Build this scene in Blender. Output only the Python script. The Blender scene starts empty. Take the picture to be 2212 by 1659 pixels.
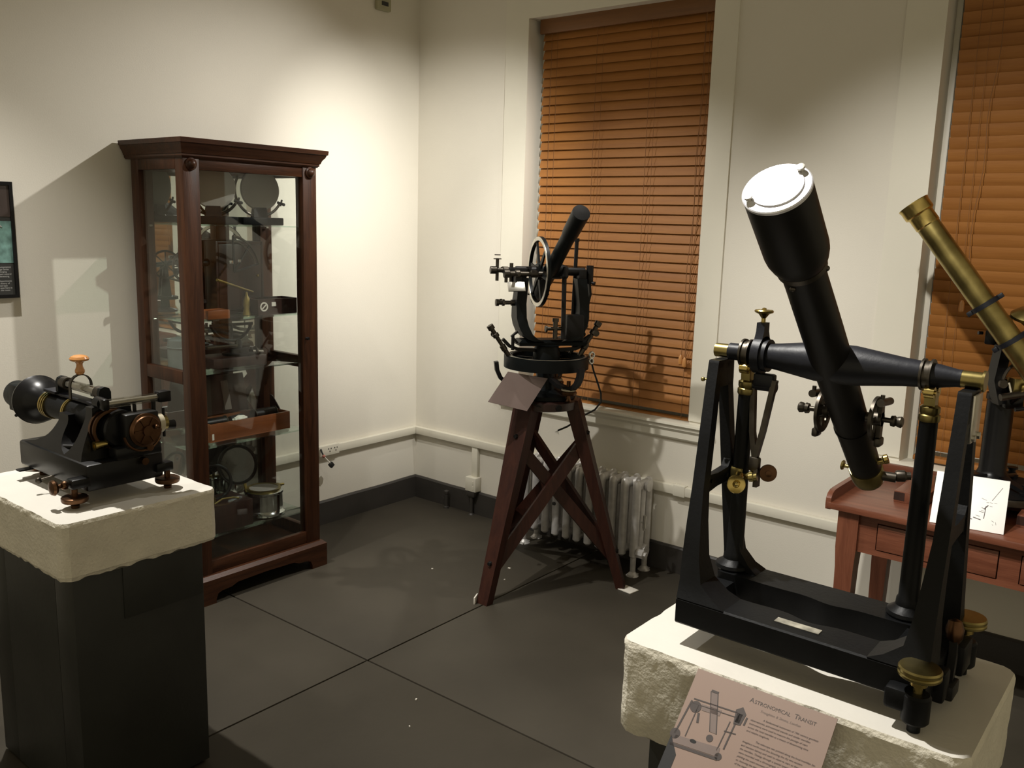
import bpy, bmesh, math, random
from mathutils import Vector, Matrix, noise
random.seed(7)
PI = math.pi
SC = bpy.context.scene
COL = SC.collection
def R(d): return math.radians(d)

# ---------------------------------------------------------------- camera, world, lights, exposure
def make_camera():
    cd = bpy.data.cameras.new('camera'); cam = bpy.data.objects.new('camera', cd); COL.objects.link(cam)
    yaw, pitch, roll = 0.672218917, 0.179456277, 0.0287411466
    f = Vector((-math.sin(yaw)*math.cos(pitch), math.cos(yaw)*math.cos(pitch), -math.sin(pitch)))
    r0 = Vector((math.cos(yaw), math.sin(yaw), 0)); u0 = r0.cross(f)
    r = r0*math.cos(roll) + u0*math.sin(roll); u = -r0*math.sin(roll) + u0*math.cos(roll)
    m = Matrix((r, u, -f)).transposed().to_4x4(); m.translation = Vector((3.57844682, -3.60855511, 1.6))
    cam.matrix_world = m
    cd.sensor_width = 36; cd.lens = 1923.24144*36/2212; cd.clip_start = 0.02
    SC.camera = cam
make_camera()
SC.view_settings.view_transform = 'Standard'; SC.view_settings.look = 'None'
SC.view_settings.gamma = 1; SC.view_settings.use_curve_mapping = False
SC.view_settings.exposure = 0.0
try:
    SC.cycles.use_denoising = True
    SC.cycles.max_bounces = 10; SC.cycles.transparent_max_bounces = 24
except Exception: pass
wd = bpy.data.worlds.new('world'); SC.world = wd; wd.use_nodes = True
wb = wd.node_tree.nodes['Background']; wb.inputs[0].default_value = (1.0, .87, .60, 1); wb.inputs[1].default_value = .46
def spot(name, loc, aim, power, ang, blend, rad, col=(1, .962, .895)):
    d = bpy.data.lights.new(name, 'SPOT'); o = bpy.data.objects.new(name, d); COL.objects.link(o)
    o.location = loc; v = Vector(aim) - Vector(loc)
    o.rotation_euler = v.to_track_quat('-Z', 'Y').to_euler()
    d.energy = power; d.spot_size = R(ang); d.spot_blend = blend; d.shadow_soft_size = rad; d.color = col
spot('spot_cabinet', (1.78, -.22, 2.90), (0, -1.40, 1.0), 175, 76, 1.0, .02)
spot('spot_corner', (2.05, -1.35, 2.97), (.0, -.12, 1.45), 290, 46, 1.0, .03)
spot('spot_theodolite', (.92, -1.85, 2.97), (1.36, -.30, .85), 150, 66, .8, .022)
spot('spot_floor', (1.0, -3.3, 2.97), (1.35, -1.2, .5), 30, 70, .9, .025)
spot('spot_transit', (2.3, -2.32, 2.97), (3.02, -1.85, 1.1), 280, 66, .7, .02)
spot('spot_left_slab', (.55, -2.40, 2.97), (1.0, -2.42,   .9), 290, 90, 1.0, .02)
spot('spot_brass', (2.72, -2.6, 2.97), (2.78, -.1, 1.10), 230, 46, .9, .04)

# ---------------------------------------------------------------- mesh builder
def basis(ax):
    z = Vector(ax).normalized(); t = Vector((0, 0, 1)) if abs(z.z) < .9 else Vector((1, 0, 0))
    x = t.cross(z).normalized(); return x, z.cross(x), z
class MB:
    def __init__(s): s.bm = bmesh.new()
    def loft(s, rings, cap=True, closed=False):
        vs = [[s.bm.verts.new(p) for p in r] for r in rings]; n = len(vs[0]); m = len(vs)
        for i in range(m if closed else m-1):
            a, b = vs[i], vs[(i+1) % m]
            for j in range(n):
                k = (j+1) % n
                try: s.bm.faces.new((a[j], a[k], b[k], b[j]))
                except ValueError: pass
        if cap and not closed:
            s.bm.faces.new(vs[0][::-1]); s.bm.faces.new(vs[-1])
        return s
    def box(s, c, d, bev=0.0, rot=None):
        m = Matrix.Translation(Vector(c))
        if rot is not None: m = m @ rot.to_4x4()
        ret = bmesh.ops.create_cube(s.bm, size=1)
        bmesh.ops.scale(s.bm, vec=Vector(d), verts=ret['verts'])
        vs = ret['verts']
        if bev > 0:
            es = list({e for v in vs for e in v.link_edges})
            r2 = bmesh.ops.bevel(s.bm, geom=es, offset=bev, segments=2, affect='EDGES', profile=.5)
            vs = list({v for f in r2['faces'] for v in f.verts} | {v for v in vs if v.is_valid})
        bmesh.ops.transform(s.bm, matrix=m, verts=vs); return s
    def b2(s, p, q, bev=0.0):
        p, q = Vector(p), Vector(q); return s.box((p+q)/2, [abs(a) for a in (q-p)], bev)
    def lathe(s, prof, o=(0, 0, 0), ax=(0, 0, 1), seg=24, cap=True):
        x, y, z = basis(ax); o = Vector(o)
        rings = [[o + z*h + (x*math.cos(2*PI*i/seg) + y*math.sin(2*PI*i/seg))*max(r, 1e-5) for i in range(seg)] for r, h in prof]
        return s.loft(rings, cap)
    def cyl(s, p, q, r, r2=None, seg=20):
        p, q = Vector(p), Vector(q); return s.lathe([(r, 0), (r if r2 is None else r2, (q-p).length)], p, q-p, seg)
    def ring(s, c, ax, ro, ri, h, seg=40):
        x, y, z = basis(ax); c = Vector(c)
        P = [(ro, -h/2), (ro, h/2), (ri, h/2), (ri, -h/2)]
        rings = [[c + z*hh + (x*math.cos(2*PI*i/seg) + y*math.sin(2*PI*i/seg))*r for r, hh in P] for i in range(seg)]
        return s.loft(rings, closed=True)
    def torus(s, c, ax, RR, r, seg=40, k=10, a0=0, a1=360, ref=None):
        x, y, z = basis(ax); c = Vector(c)
        if ref is not None:
            x = Vector(ref); x = (x - z*x.dot(z)).normalized(); y = z.cross(x)
        full = abs(a1-a0) >= 359.9; n = seg if full else seg+1; rings = []
        for i in range(n):
            a = R(a0 + (a1-a0)*i/seg); d = x*math.cos(a) + y*math.sin(a)
            rings.append([c + d*RR + (d*math.cos(2*PI*j/k) + z*math.sin(2*PI*j/k))*r for j in range(k)])
        return s.loft(rings, closed=full)
    def tube(s, pts, r, k=10, rr=None):
        pts = [Vector(p) for p in pts]; rings = []; px = None
        for i, p in enumerate(pts):
            t = (pts[min(i+1, len(pts)-1)] - pts[max(i-1, 0)]).normalized()
            if px is None: x, y, _ = basis(t)
            else:
                x = (px - t*px.dot(t)).normalized(); y = t.cross(x)
            px = x; q = r if rr is None else rr[i]
            rings.append([p + (x*math.cos(2*PI*j/k) + y*math.sin(2*PI*j/k))*q for j in range(k)])
        return s.loft(rings)
    def strip(s, pts, up, w, t):
        """a rectangular bar swept along pts: w across (along up), t thick"""
        pts = [Vector(p) for p in pts]; up = Vector(up).normalized(); rings = []
        for i, p in enumerate(pts):
            d = (pts[min(i+1, len(pts)-1)] - pts[max(i-1, 0)]).normalized(); n = d.cross(up).normalized()
            rings.append([p + up*w/2 + n*t/2, p - up*w/2 + n*t/2, p - up*w/2 - n*t/2, p + up*w/2 - n*t/2])
        return s.loft(rings)
    def prism(s, pts, o, u, v, h):
        """polygon pts (2D) in plane o,u,v extruded by h along u x v"""
        o, u, v = Vector(o), Vector(u), Vector(v); n = u.cross(v).normalized()*h
        return s.loft([[o+u*a+v*b for a, b in pts], [o+u*a+v*b+n for a, b in pts]])
    def ball(s, c, r, sc=(1, 1, 1), seg=16, ax=None):
        m = Matrix.Translation(Vector(c))
        if ax is not None: m = m @ Vector(ax).to_track_quat('Z', 'Y').to_matrix().to_4x4()
        m = m @ Matrix.Diagonal((r*sc[0], r*sc[1], r*sc[2], 1))
        bmesh.ops.create_uvsphere(s.bm, u_segments=seg, v_segments=max(6, seg*2//3), radius=1, matrix=m); return s
    def poly(s, pts, h=None):
        s.bm.faces.new([s.bm.verts.new(p) for p in pts]); return s
    def build(s, name, m, par=None, sharp=32, label=None, loc=None):
        bmesh.ops.recalc_face_normals(s.bm, faces=s.bm.faces)
        me = bpy.data.meshes.new(name); s.bm.to_mesh(me); s.bm.free()
        for p in me.polygons: p.use_smooth = True
        me.set_sharp_from_angle(angle=R(sharp))
        me.materials.append(m)
        o = bpy.data.objects.new(name, me); COL.objects.link(o)
        if par is not None: o.parent = par
        if loc is not None: o.location = loc
        if label: o['label'] = label
        return o
def rz(a): return Matrix.Rotation(R(a), 3, 'Z')
def thing(name, label, cat, loc=(0, 0, 0), rot=0, group=None):
    o = bpy.data.objects.new(name, None); COL.objects.link(o); o.empty_display_size = .05
    o.location = loc; o.rotation_euler = (0, 0, R(rot)); o['label'] = label; o['category'] = cat
    if group: o['group'] = group
    return o
def tag(o, label, cat, group=None):
    o['label'] = label; o['category'] = cat
    if group: o['group'] = group
    return o
def struct(o): o['kind'] = 'structure'; return o
def words(txt, name, m, par, loc, rot, size, align='LEFT', shear=0, sx=1.0):
    cu = bpy.data.curves.new(name, 'FONT'); cu.body = txt; cu.size = size; cu.align_x = align; cu.extrude = .00008; cu.shear = shear
    cu.resolution_u = 3
    tmp = bpy.data.objects.new('tmp', cu); COL.objects.link(tmp)
    me = bpy.data.meshes.new_from_object(tmp.evaluated_get(bpy.context.evaluated_depsgraph_get())); me.name = name
    bpy.data.objects.remove(tmp); bpy.data.curves.remove(cu)
    me.materials.clear(); me.materials.append(m); o = bpy.data.objects.new(name, me); COL.objects.link(o)
    o.parent = par; o.location = loc; o.rotation_euler = rot; o.scale = (sx, 1, 1); return o

# ---------------------------------------------------------------- materials
def _nt(name):
    m = bpy.data.materials.new(name); m.use_nodes = True; nt = m.node_tree
    return m, nt, nt.nodes['Principled BSDF']
def mat(name, col, rough=.5, metal=0.0, vary=.12, scale=12, bump=0.0, bscale=60, spec=.5, coat=0, rvar=0, stretch=None):
    m, nt, b = _nt(name); L = nt.links
    tc = nt.nodes.new('ShaderNodeTexCoord'); mp = nt.nodes.new('ShaderNodeMapping')
    L.new(tc.outputs['Object'], mp.inputs[0])
    if stretch: mp.inputs['Scale'].default_value = stretch
    nz = nt.nodes.new('ShaderNodeTexNoise'); nz.inputs['Scale'].default_value = scale; nz.inputs['Detail'].default_value = 6
    L.new(mp.outputs[0], nz.inputs['Vector'])
    rp = nt.nodes.new('ShaderNodeValToRGB'); L.new(nz.outputs['Fac'], rp.inputs[0])
    rp.color_ramp.elements[0].position = .3; rp.color_ramp.elements[1].position = .7
    rp.color_ramp.elements[0].color = [c*(1-vary) for c in col] + [1]
    rp.color_ramp.elements[1].color = [min(1, c*(1+vary)) for c in col] + [1]
    L.new(rp.outputs[0], b.inputs['Base Color'])
    b.inputs['Roughness'].default_value = rough; b.inputs['Metallic'].default_value = metal
    b.inputs['Specular IOR Level'].default_value = spec
    if coat: b.inputs['Coat Weight'].default_value = coat; b.inputs['Coat Roughness'].default_value = .12
    if rvar:
        mr = nt.nodes.new('ShaderNodeMapRange'); L.new(nz.outputs['Fac'], mr.inputs[0])
        mr.inputs[3].default_value = max(.02, rough-rvar); mr.inputs[4].default_value = min(1, rough+rvar); L.new(mr.outputs[0], b.inputs['Roughness'])
    if bump:
        n2 = nt.nodes.new('ShaderNodeTexNoise'); n2.inputs['Scale'].default_value = bscale; n2.inputs['Detail'].default_value = 8
        L.new(mp.outputs[0], n2.inputs['Vector'])
        bp = nt.nodes.new('ShaderNodeBump'); bp.inputs['Strength'].default_value = bump; bp.inputs['Distance'].default_value = .01
        L.new(n2.outputs['Fac'], bp.inputs['Height']); L.new(bp.outputs[0], b.inputs['Normal'])
    return m
def wood(name, dark, light, rough=.4, stretch=(14, 14, 1.2), scale=3, coat=.15, spec=.5):
    m, nt, b = _nt(name); L = nt.links
    tc = nt.nodes.new('ShaderNodeTexCoord'); mp = nt.nodes.new('ShaderNodeMapping'); mp.inputs['Scale'].default_value = stretch
    L.new(tc.outputs['Object'], mp.inputs[0])
    nz = nt.nodes.new('ShaderNodeTexNoise'); nz.inputs['Scale'].default_value = scale; nz.inputs['Detail'].default_value = 8; nz.inputs['Distortion'].default_value = .8
    L.new(mp.outputs[0], nz.inputs['Vector'])
    n3 = nt.nodes.new('ShaderNodeTexNoise'); n3.inputs['Scale'].default_value = scale*7; n3.inputs['Detail'].default_value = 4
    L.new(mp.outputs[0], n3.inputs['Vector'])
    mx = nt.nodes.new('ShaderNodeMath'); mx.operation = 'MULTIPLY_ADD'; L.new(n3.outputs['Fac'], mx.inputs[0]); mx.inputs[1].default_value = .35
    L.new(nz.outputs['Fac'], mx.inputs[2])
    rp = nt.nodes.new('ShaderNodeValToRGB'); rp.color_ramp.elements[0].position = .45; rp.color_ramp.elements[1].position = .85
    rp.color_ramp.elements[0].color = list(dark) + [1]; rp.color_ramp.elements[1].color = list(light) + [1]
    L.new(mx.outputs[0], rp.inputs[0]); L.new(rp.outputs[0], b.inputs['Base Color'])
    b.inputs['Roughness'].default_value = rough; b.inputs['Specular IOR Level'].default_value = spec; b.inputs['Coat Weight'].default_value = coat; b.inputs['Coat Roughness'].default_value = .25
    bp = nt.nodes.new('ShaderNodeBump'); bp.inputs['Strength'].default_value = .12; bp.inputs['Distance'].default_value = .004
    L.new(n3.outputs['Fac'], bp.inputs['Height']); L.new(bp.outputs[0], b.inputs['Normal'])
    return m
def glass(name, tint=(.97, .985, .975), boost=1.0):
    m = bpy.data.materials.new(name); m.use_nodes = True; nt = m.node_tree; nt.nodes.clear(); L = nt.links
    out = nt.nodes.new('ShaderNodeOutputMaterial'); mx = nt.nodes.new('ShaderNodeMixShader')
    tr = nt.nodes.new('ShaderNodeBsdfTransparent'); tr.inputs[0].default_value = list(tint) + [1]
    gl = nt.nodes.new('ShaderNodeBsdfGlossy'); gl.inputs['Roughness'].default_value = .01; gl.inputs[0].default_value = (1, 1, 1, 1)
    lw = nt.nodes.new('ShaderNodeLayerWeight'); lw.inputs[0].default_value = .5
    pw = nt.nodes.new('ShaderNodeMath'); pw.operation = 'POWER'; L.new(lw.outputs['Facing'], pw.inputs[0]); pw.inputs[1].default_value = 4.0
    fr = nt.nodes.new('ShaderNodeMath'); fr.operation = 'MULTIPLY_ADD'; L.new(pw.outputs[0], fr.inputs[0]); fr.inputs[1].default_value = .9; fr.inputs[2].default_value = .035*boost
    nz = nt.nodes.new('ShaderNodeTexNoise'); nz.inputs['Scale'].default_value = 2
    bp = nt.nodes.new('ShaderNodeBump'); bp.inputs['Strength'].default_value = .01; L.new(nz.outputs['Fac'], bp.inputs['Height']); L.new(bp.outputs[0], gl.inputs['Normal'])
    L.new(fr.outputs[0], mx.inputs[0]); L.new(tr.outputs[0], mx.inputs[1]); L.new(gl.outputs[0], mx.inputs[2]); L.new(mx.outputs[0], out.inputs[0])
    return m
M = {}
M['wall'] = mat('wall_paint', (.70, .665, .58), .62, vary=.02, scale=2, bump=.05, bscale=180)
M['ceil'] = mat('ceiling_paint', (.72, .69, .60), .8, vary=.02, scale=2)
M['trim'] = mat('trim_paint', (.72, .69, .59), .42, vary=.02, scale=3, bump=.03, bscale=90)
M['floor'] = mat('floor_paint', (.050, .043, .032), .55, spec=.22, vary=.16, scale=2.2, bump=.05, bscale=30, rvar=.08)
M['joint'] = mat('floor_joint', (.018, .015, .012), .8)
M['base'] = mat('baseboard_paint', (.034, .030, .026), .5, vary=.15, scale=6, bump=.1, bscale=40)
M['blind'] = wood('blind_wood', (.30, .115, .022), (.37, .15, .030), .6, (1, 12, 12), 2, 0)
M['valance'] = wood('valance_wood', (.15, .062, .017), (.20, .085, .024), .5, (1, 12, 12), 2, .05)
M['cord'] = mat('blind_cord', (.22, .10, .035), .8)
M['night'] = mat('night_pane', (.01, .01, .012), .08)
M['oak'] = wood('cabinet_oak', (.022, .0075, .0032), (.056, .020, .008), .38, coat=.03, spec=.28)
M['oakh'] = wood('cabinet_oak_across', (.022, .0075, .0032), (.056, .020, .008), .38, (14, 1.2, 14), coat=.03, spec=.28)
M['mahog'] = wood('desk_mahogany', (.105, .032, .016), (.17, .058, .030), .36, (1.2, 14, 14))
M['mahogv'] = wood('desk_mahogany_upright', (.105, .032, .016), (.17, .058, .030), .36)
M['mahogy'] = wood('desk_mahogany_deep', (.105, .032, .016), (.17, .058, .030), .36, (14, 1.2, 14))
M['tripod'] = wood('tripod_wood', (.026, .0085, .006), (.046, .015, .009), .45, coat=.03, spec=.28)
M['glass'] = glass('cabinet_glass'); M['shelf'] = glass('shelf_glass', (.86, .93, .90))
M['vial'] = glass('vial_glass', (.75, .74, .70), 1.9)
m, nt, b = _nt('mirror'); b.inputs['Metallic'].default_value = 1; b.inputs['Roughness'].default_value = .015
b.inputs['Base Color'].default_value = (.62, .64, .62, 1)
_n = nt.nodes.new('ShaderNodeTexNoise'); _n.inputs['Scale'].default_value = 1.5
_b = nt.nodes.new('ShaderNodeBump'); _b.inputs['Strength'].default_value = .004; nt.links.new(_n.outputs['Fac'], _b.inputs['Height']); nt.links.new(_b.outputs[0], b.inputs['Normal'])
M['mirror'] = m
M['black'] = mat('black_enamel', (.0045, .0045, .005), .32, vary=.2, scale=20, spec=.28)
M['blackm'] = mat('black_japanned_iron', (.0042, .0045, .005), .46, vary=.25, scale=15, bump=.05, bscale=150, rvar=.08, spec=.17)
M['slate'] = mat('blue_black_paint', (.010, .011, .016), .46, vary=.22, scale=10, bump=.06, bscale=80, rvar=.08, spec=.32)
M['tubeb'] = mat('tube_black_lacquer', (.006, .0055, .005), .42, vary=.3, scale=9, rvar=.1, spec=.28)
M['gun'] = mat('gunmetal', (.085, .075, .062), .42, 1.0, vary=.25, scale=30)
M['iron'] = mat('dark_iron', (.008, .0075, .0075), .45, vary=.2, scale=20, spec=.25)
M['green'] = mat('dark_green_black_paint', (.004, .0055, .006), .46, vary=.25, scale=18, spec=.18)
M['brass'] = mat('brass', (.56, .43, .15), .27, 1.0, vary=.2, scale=18, rvar=.08)
M['brassd'] = mat('aged_brass', (.34, .275, .105), .34, 1.0, vary=.3, scale=14, rvar=.1)
M['bronze'] = mat('bronze', (.115, .060, .032), .36, 1.0, vary=.3, scale=25)
M['silver'] = mat('silvered_metal', (.62, .60, .54), .32, 1.0, vary=.15, scale=30)
M['capm'] = mat('satin_aluminium_cap', (.80, .80, .84), .45, .55, vary=.18, scale=26, rvar=.1)
M['chrome'] = mat('chrome', (.62, .65, .66), .1, 1.0, vary=.08)
M['ivory'] = mat('ivory_scale', (.50, .45, .33), .45, vary=.1)
M['orangewood'] = wood('turned_light_wood', (.42, .17, .045), (.56, .26, .08), .25, (10, 10, 3), 2, .5)
M['boxwood'] = wood('box_wood', (.17, .048, .013), (.24, .075, .022), .4, (14, 1.2, 14))
M['darkwood'] = wood('dark_case_wood', (.018, .008, .006), (.035, .014, .010), .4)
M['conc'] = mat('painted_concrete', (.72, .68, .57), .75, vary=.06, scale=14, bump=.36, bscale=120)
M['conct'] = mat('painted_concrete_top', (.62, .595, .535), .6, vary=.03, scale=8, bump=.08, bscale=60)
M['ped'] = mat('pedestal_dark_paint', (.021, .022, .019), .48, vary=.2, scale=6, bump=.06, bscale=50)
M['radi'] = mat('radiator_silver_paint', (.60, .585, .57), .42, .35, vary=.12, scale=30, bump=.08, bscale=90)
M['plast'] = mat('painted_raceway', (.69, .66, .56), .45, vary=.02)
M['white'] = mat('white_card', (.90, .89, .86), .4, vary=.02)
M['tanc'] = mat('tan_card', (.27, .195, .16), .36, vary=.04, scale=4, coat=.1)
M['brownc'] = mat('brown_grey_card', (.17, .125, .112), .4, vary=.06)
M['ink'] = mat('ink', (.05, .038, .034), .6)
M['inkg'] = mat('grey_ink', (.075, .055, .052), .6); M['inkl'] = mat('light_ink', (.16, .12, .105), .6)
M['paper'] = mat('white_paper', (.74, .71, .64), .7, vary=.05)
M['rubber'] = mat('black_rubber', (.010, .010, .010), .6)
M['red'] = mat('red_plug', (.42, .16, .12), .6)
M['teal'] = mat('printed_teal_photo', (.13, .24, .215), .35, vary=.5, scale=30)
M['prbrown'] = mat('printed_brown', (.045, .032, .028), .35); M['prdark'] = mat('printed_charcoal', (.027, .028, .027), .35)
M['txt'] = mat('printed_pale_text', (.42, .42, .40), .5)
M['frost'] = mat('frosted_disc', (.30, .285, .26), .55, vary=.08, scale=9)
M['greycan'] = mat('grey_green_tin', (.10, .12, .115), .5, vary=.2)
M['sens'] = mat('sensor_plastic', (.36, .34, .22), .5)
M['plate'] = mat('worn_silver_plate', (.42, .40, .33), .42, .4, vary=.55, scale=45)
M['lens'] = mat('lens_dark_glass', (.02, .022, .024), .06, coat=.6)

# ---------------------------------------------------------------- the room
def room():
    JX, JY, W = 1.2914, -1.5422, .0035
    XM, YM = 6.2, -5.6
    mb = MB(); z0 = -.06
    xs = [(0, JX-W), (JX+W, XM)]; ys = [(YM, JY-W), (JY+W, 0)]
    for a, b in xs:
        for c, d in ys: mb.b2((a, c, z0), (b, d, 0), .0015)
    mb.b2((0, YM, -.08), (XM, 0, -.009))
    struct(mb.build('floor', M['floor']))
    H = 3.25
    mb = MB(); mb.b2((-.2, YM, 0), (0, .3, H)); struct(mb.build('wall_left', M['wall']))
    # right wall with two window openings
    mb = MB(); T = .26
    def w(x0, x1, a, b): mb.b2((x0, 0, a), (x1, T, b))
    w(0, .753, 0, H); w(.753, 1.743, 0, .70); w(.753, 1.743, 2.578, H); w(1.743, 2.66, 0, H)
    w(2.66, 3.65, 0, .70); w(2.66, 3.65, 2.578, H); w(3.65, XM, 0, H)
    struct(mb.build('wall_right', M['wall']))
    mb = MB(); mb.b2((-.2, YM, H), (XM, .3, H+.1)); struct(mb.build('ceiling', M['ceil']))
    # painted dark baseboards, slightly wavy at the top
    for nm, ln, f in (('baseboard_left', 5.6, lambda t, d, z: (d, -t, z)), ('baseboard_right', 6.2, lambda t, d, z: (t, -d, z))):
        mb = MB(); rings = []; n = 90
        for i in range(n+1):
            t = ln*i/n; h = .128 + .003*noise.noise((t*5, 1.3, 0)); rings.append([f(t, 0, 0), f(t, .016, 0), f(t, .016, h-.008), f(t, .010, h), f(t, 0, h)])
        mb.loft(rings); struct(mb.build(nm, M['base']))
    # flat casings around the windows
    k = 1
    for x0, x1 in ((.753, 1.743), (2.66, 3.65)):
        c = .112
        mb = MB(); mb.b2((x0-c-.03, -.007, .735), (x0, 0, 2.69)); struct(mb.build('trim_%d' % k, M['trim'])); k += 1
        mb = MB(); mb.b2((x1, -.007, .735), (x1+c, 0, 2.69)); struct(mb.build('trim_%d' % k, M['trim'])); k += 1
        mb = MB(); mb.b2((x0, -.007, 2.578), (x1, 0, 2.69)); struct(mb.build('trim_%d' % k, M['trim'])); k += 1
    for i, (x0, x1) in enumerate(((.753, 1.743), (2.66, 3.65))):
        mb = MB()
        for a, b in ((x0, x0+.022), (x1-.022, x1)): mb.b2((a, .115, .70), (b, .25, 2.578), .003)
        for a, b in ((x0+.022, x0+.034), (x1-.034, x1-.022)): mb.b2((a, .13, .70), (b, .25, 2.578), .003)
        for a, b in ((x0+.034, x0+.08), (x1-.08, x1-.034)): mb.b2((a, .16, .70), (b, .22, 2.578), .003)
        mb.b2((x0+.08, .16, 1.60), (x1-.08, .22, 1.65), .003); mb.b2((x0+.08, .16, .70), (x1-.08, .22, .78)); mb.b2((x0+.08, .16, 2.5), (x1-.08, .22, 2.578))
        wn = struct(mb.build('window_%d' % (i+1), M['trim']))
        mb = MB(); mb.b2((x0+.06, .188, .74), (x1-.06, .194, 2.55)); mb.build('window_pane', M['night'], wn)
        # sill with moulded nose, and apron below
        mb = MB(); rings = []
        prof = [(.12, .70), (.12, .712), (-.036, .724), (-.046, .72), (-.048, .711), (-.040, .704), (-.034, .700), (-.034, .690), (-.022, .676), (-.022, .648), (-.016, .640), (0, .640), (0, .70)]
        for x in (x0-.115, x1+.115): rings.append([(x, y, z) for y, z in prof])
        mb.loft(rings); mb.build('window_sill', M['trim'], wn)
def blind(name, label, x0, x1, zb, zt, tilt, tassel, group):
    y = .082
    t = thing(name, label, 'window blind', ((x0+x1)/2, y, zb), 0, group); hw = (x1-x0)/2; h = zt-zb
    mb = MB(); n = int((h-.09)/.0432); p = (h-.09)/n
    for i in range(n):
        zc = .045 + p*i + p/2; a = R(tilt); sz = .0255
        q = []
        for x in (-hw, hw):
            ring = []
            for s, c in ((-1, 0), (-.5, .0022), (0, .003), (.5, .0022), (1, 0)):
                ring.append((x, math.cos(a)*s*sz + (-1 if tilt > 0 else -1)*math.sin(abs(a))*c, zc + math.sin(a)*s*sz))
            ring2 = [(xx, yy+.0026, zz) for xx, yy, zz in ring[::-1]]
            q.append(ring + ring2)
        mb.loft(q)
    mb.build('slats', M['blind'], t, sharp=60)
    mb = MB(); mb.b2((-hw-.004, -.036, h-.062), (hw+.004, -.020, h+.012), .004); mb.b2((-hw, -.02, h-.03), (hw, .025, h+.008)); mb.build('valance', M['valance'], t)
    mb = MB(); mb.box((0, -.002, .012), (hw*2, .05, .020), .004); mb.build('bottom_rail', M['blind'], t)
    for k, x in enumerate((-hw+.065, -hw+.33, hw-.33, hw-.065)):
        mb = MB(); mb.tube([(x, -.026, .02), (x, -.0265, h-.05)], .0011, 6); mb.tube([(x+.035, -.026, .02), (x+.035, -.0265, h-.05)], .0008, 6)
        mb.build('ladder_cord', M['cord'], t)
    for x, zz in tassel:
        mb = MB(); pts = [(x + .006*math.sin(i*1.3) + (.03*(i/14)), -.034, zz + (h-.06-zz)*i/14) for i in range(15)]
        mb.tube(pts, .0013, 6); o = mb.build('pull_cord', M['cord'], t)
        mb = MB(); mb.lathe([(.004, .03), (.009, .02), (.011, 0), (.010, -.012), (.0055, -.016)], (x, -.034, zz-.01)); mb.build('tassel', M['orangewood'], o)
    return t
room()
blind('wooden_blind', 'closed brown wooden blind over the window behind the tripod instrument, dark gaps between slats', .785, 1.737, .703, 2.572, 71, ((.395, .30), (.415, .29)), 'wooden window blinds')
blind('wooden_blind', 'closed brown wooden blind behind the brass telescope, pale lines along its slat edges', 2.694, 3.642, .722, 2.572, -71, ((-.36, .62),), 'wooden window blinds')

def raceway():
    t = thing('cable_raceway', 'long cream painted cable raceway running low along both walls through the corner', 'cable raceway', (.6, -.02, .40))
    def L(x, y, z): return (x-.6, y+.02, z-.40)
    mb = MB(); mb.b2(L(0, -.03, .383), L(4.6, -.0005, .425), .003); mb.build('trunking', M['plast'], t)
    mb = MB(); mb.b2(L(.0005, -4.2, .383), L(.03, -.0305, .425), .003); mb.build('trunking', M['plast'], t)
    mb = MB(); mb.b2(L(.456, -.024, .20), L(.497, -.0005, .384), .003); mb.build('drop', M['plast'], t)
    mb = MB(); mb.b2(L(.435, -.05, .135), L(.51, -.0005, .215), .004); o = mb.build('junction_box', M['plast'], t)
    mb = MB(); mb.b2(L(.488, -.053, .150), L(.494, -.0495, .168)); mb.b2(L(.488, -.053, .178), L(.494, -.0495, .196)); mb.build('switch', M['trim'], o)
    mb = MB(); mb.b2(L(.0005, -.735, .376), L(.033, -.600, .430), .003); o = mb.build('socket_plate', M['plast'], t)
    mb = MB()
    for y in (-.665, -.625):
        for dy, dz in ((-.008, .006), (.008, .006), (0, -.008)): mb.b2(L(.0325, y+dy-.0025, .405+dz-.003), L(.0345, y+dy+.0025, .405+dz+.003))
    mb.build('socket_slots', M['joint'], o)
    mb = MB(); mb.b2(L(1.70, -.033, .378), L(1.76, -.0005, .430), .003); mb.build('joint_cover', M['plast'], t)
raceway()
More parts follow.
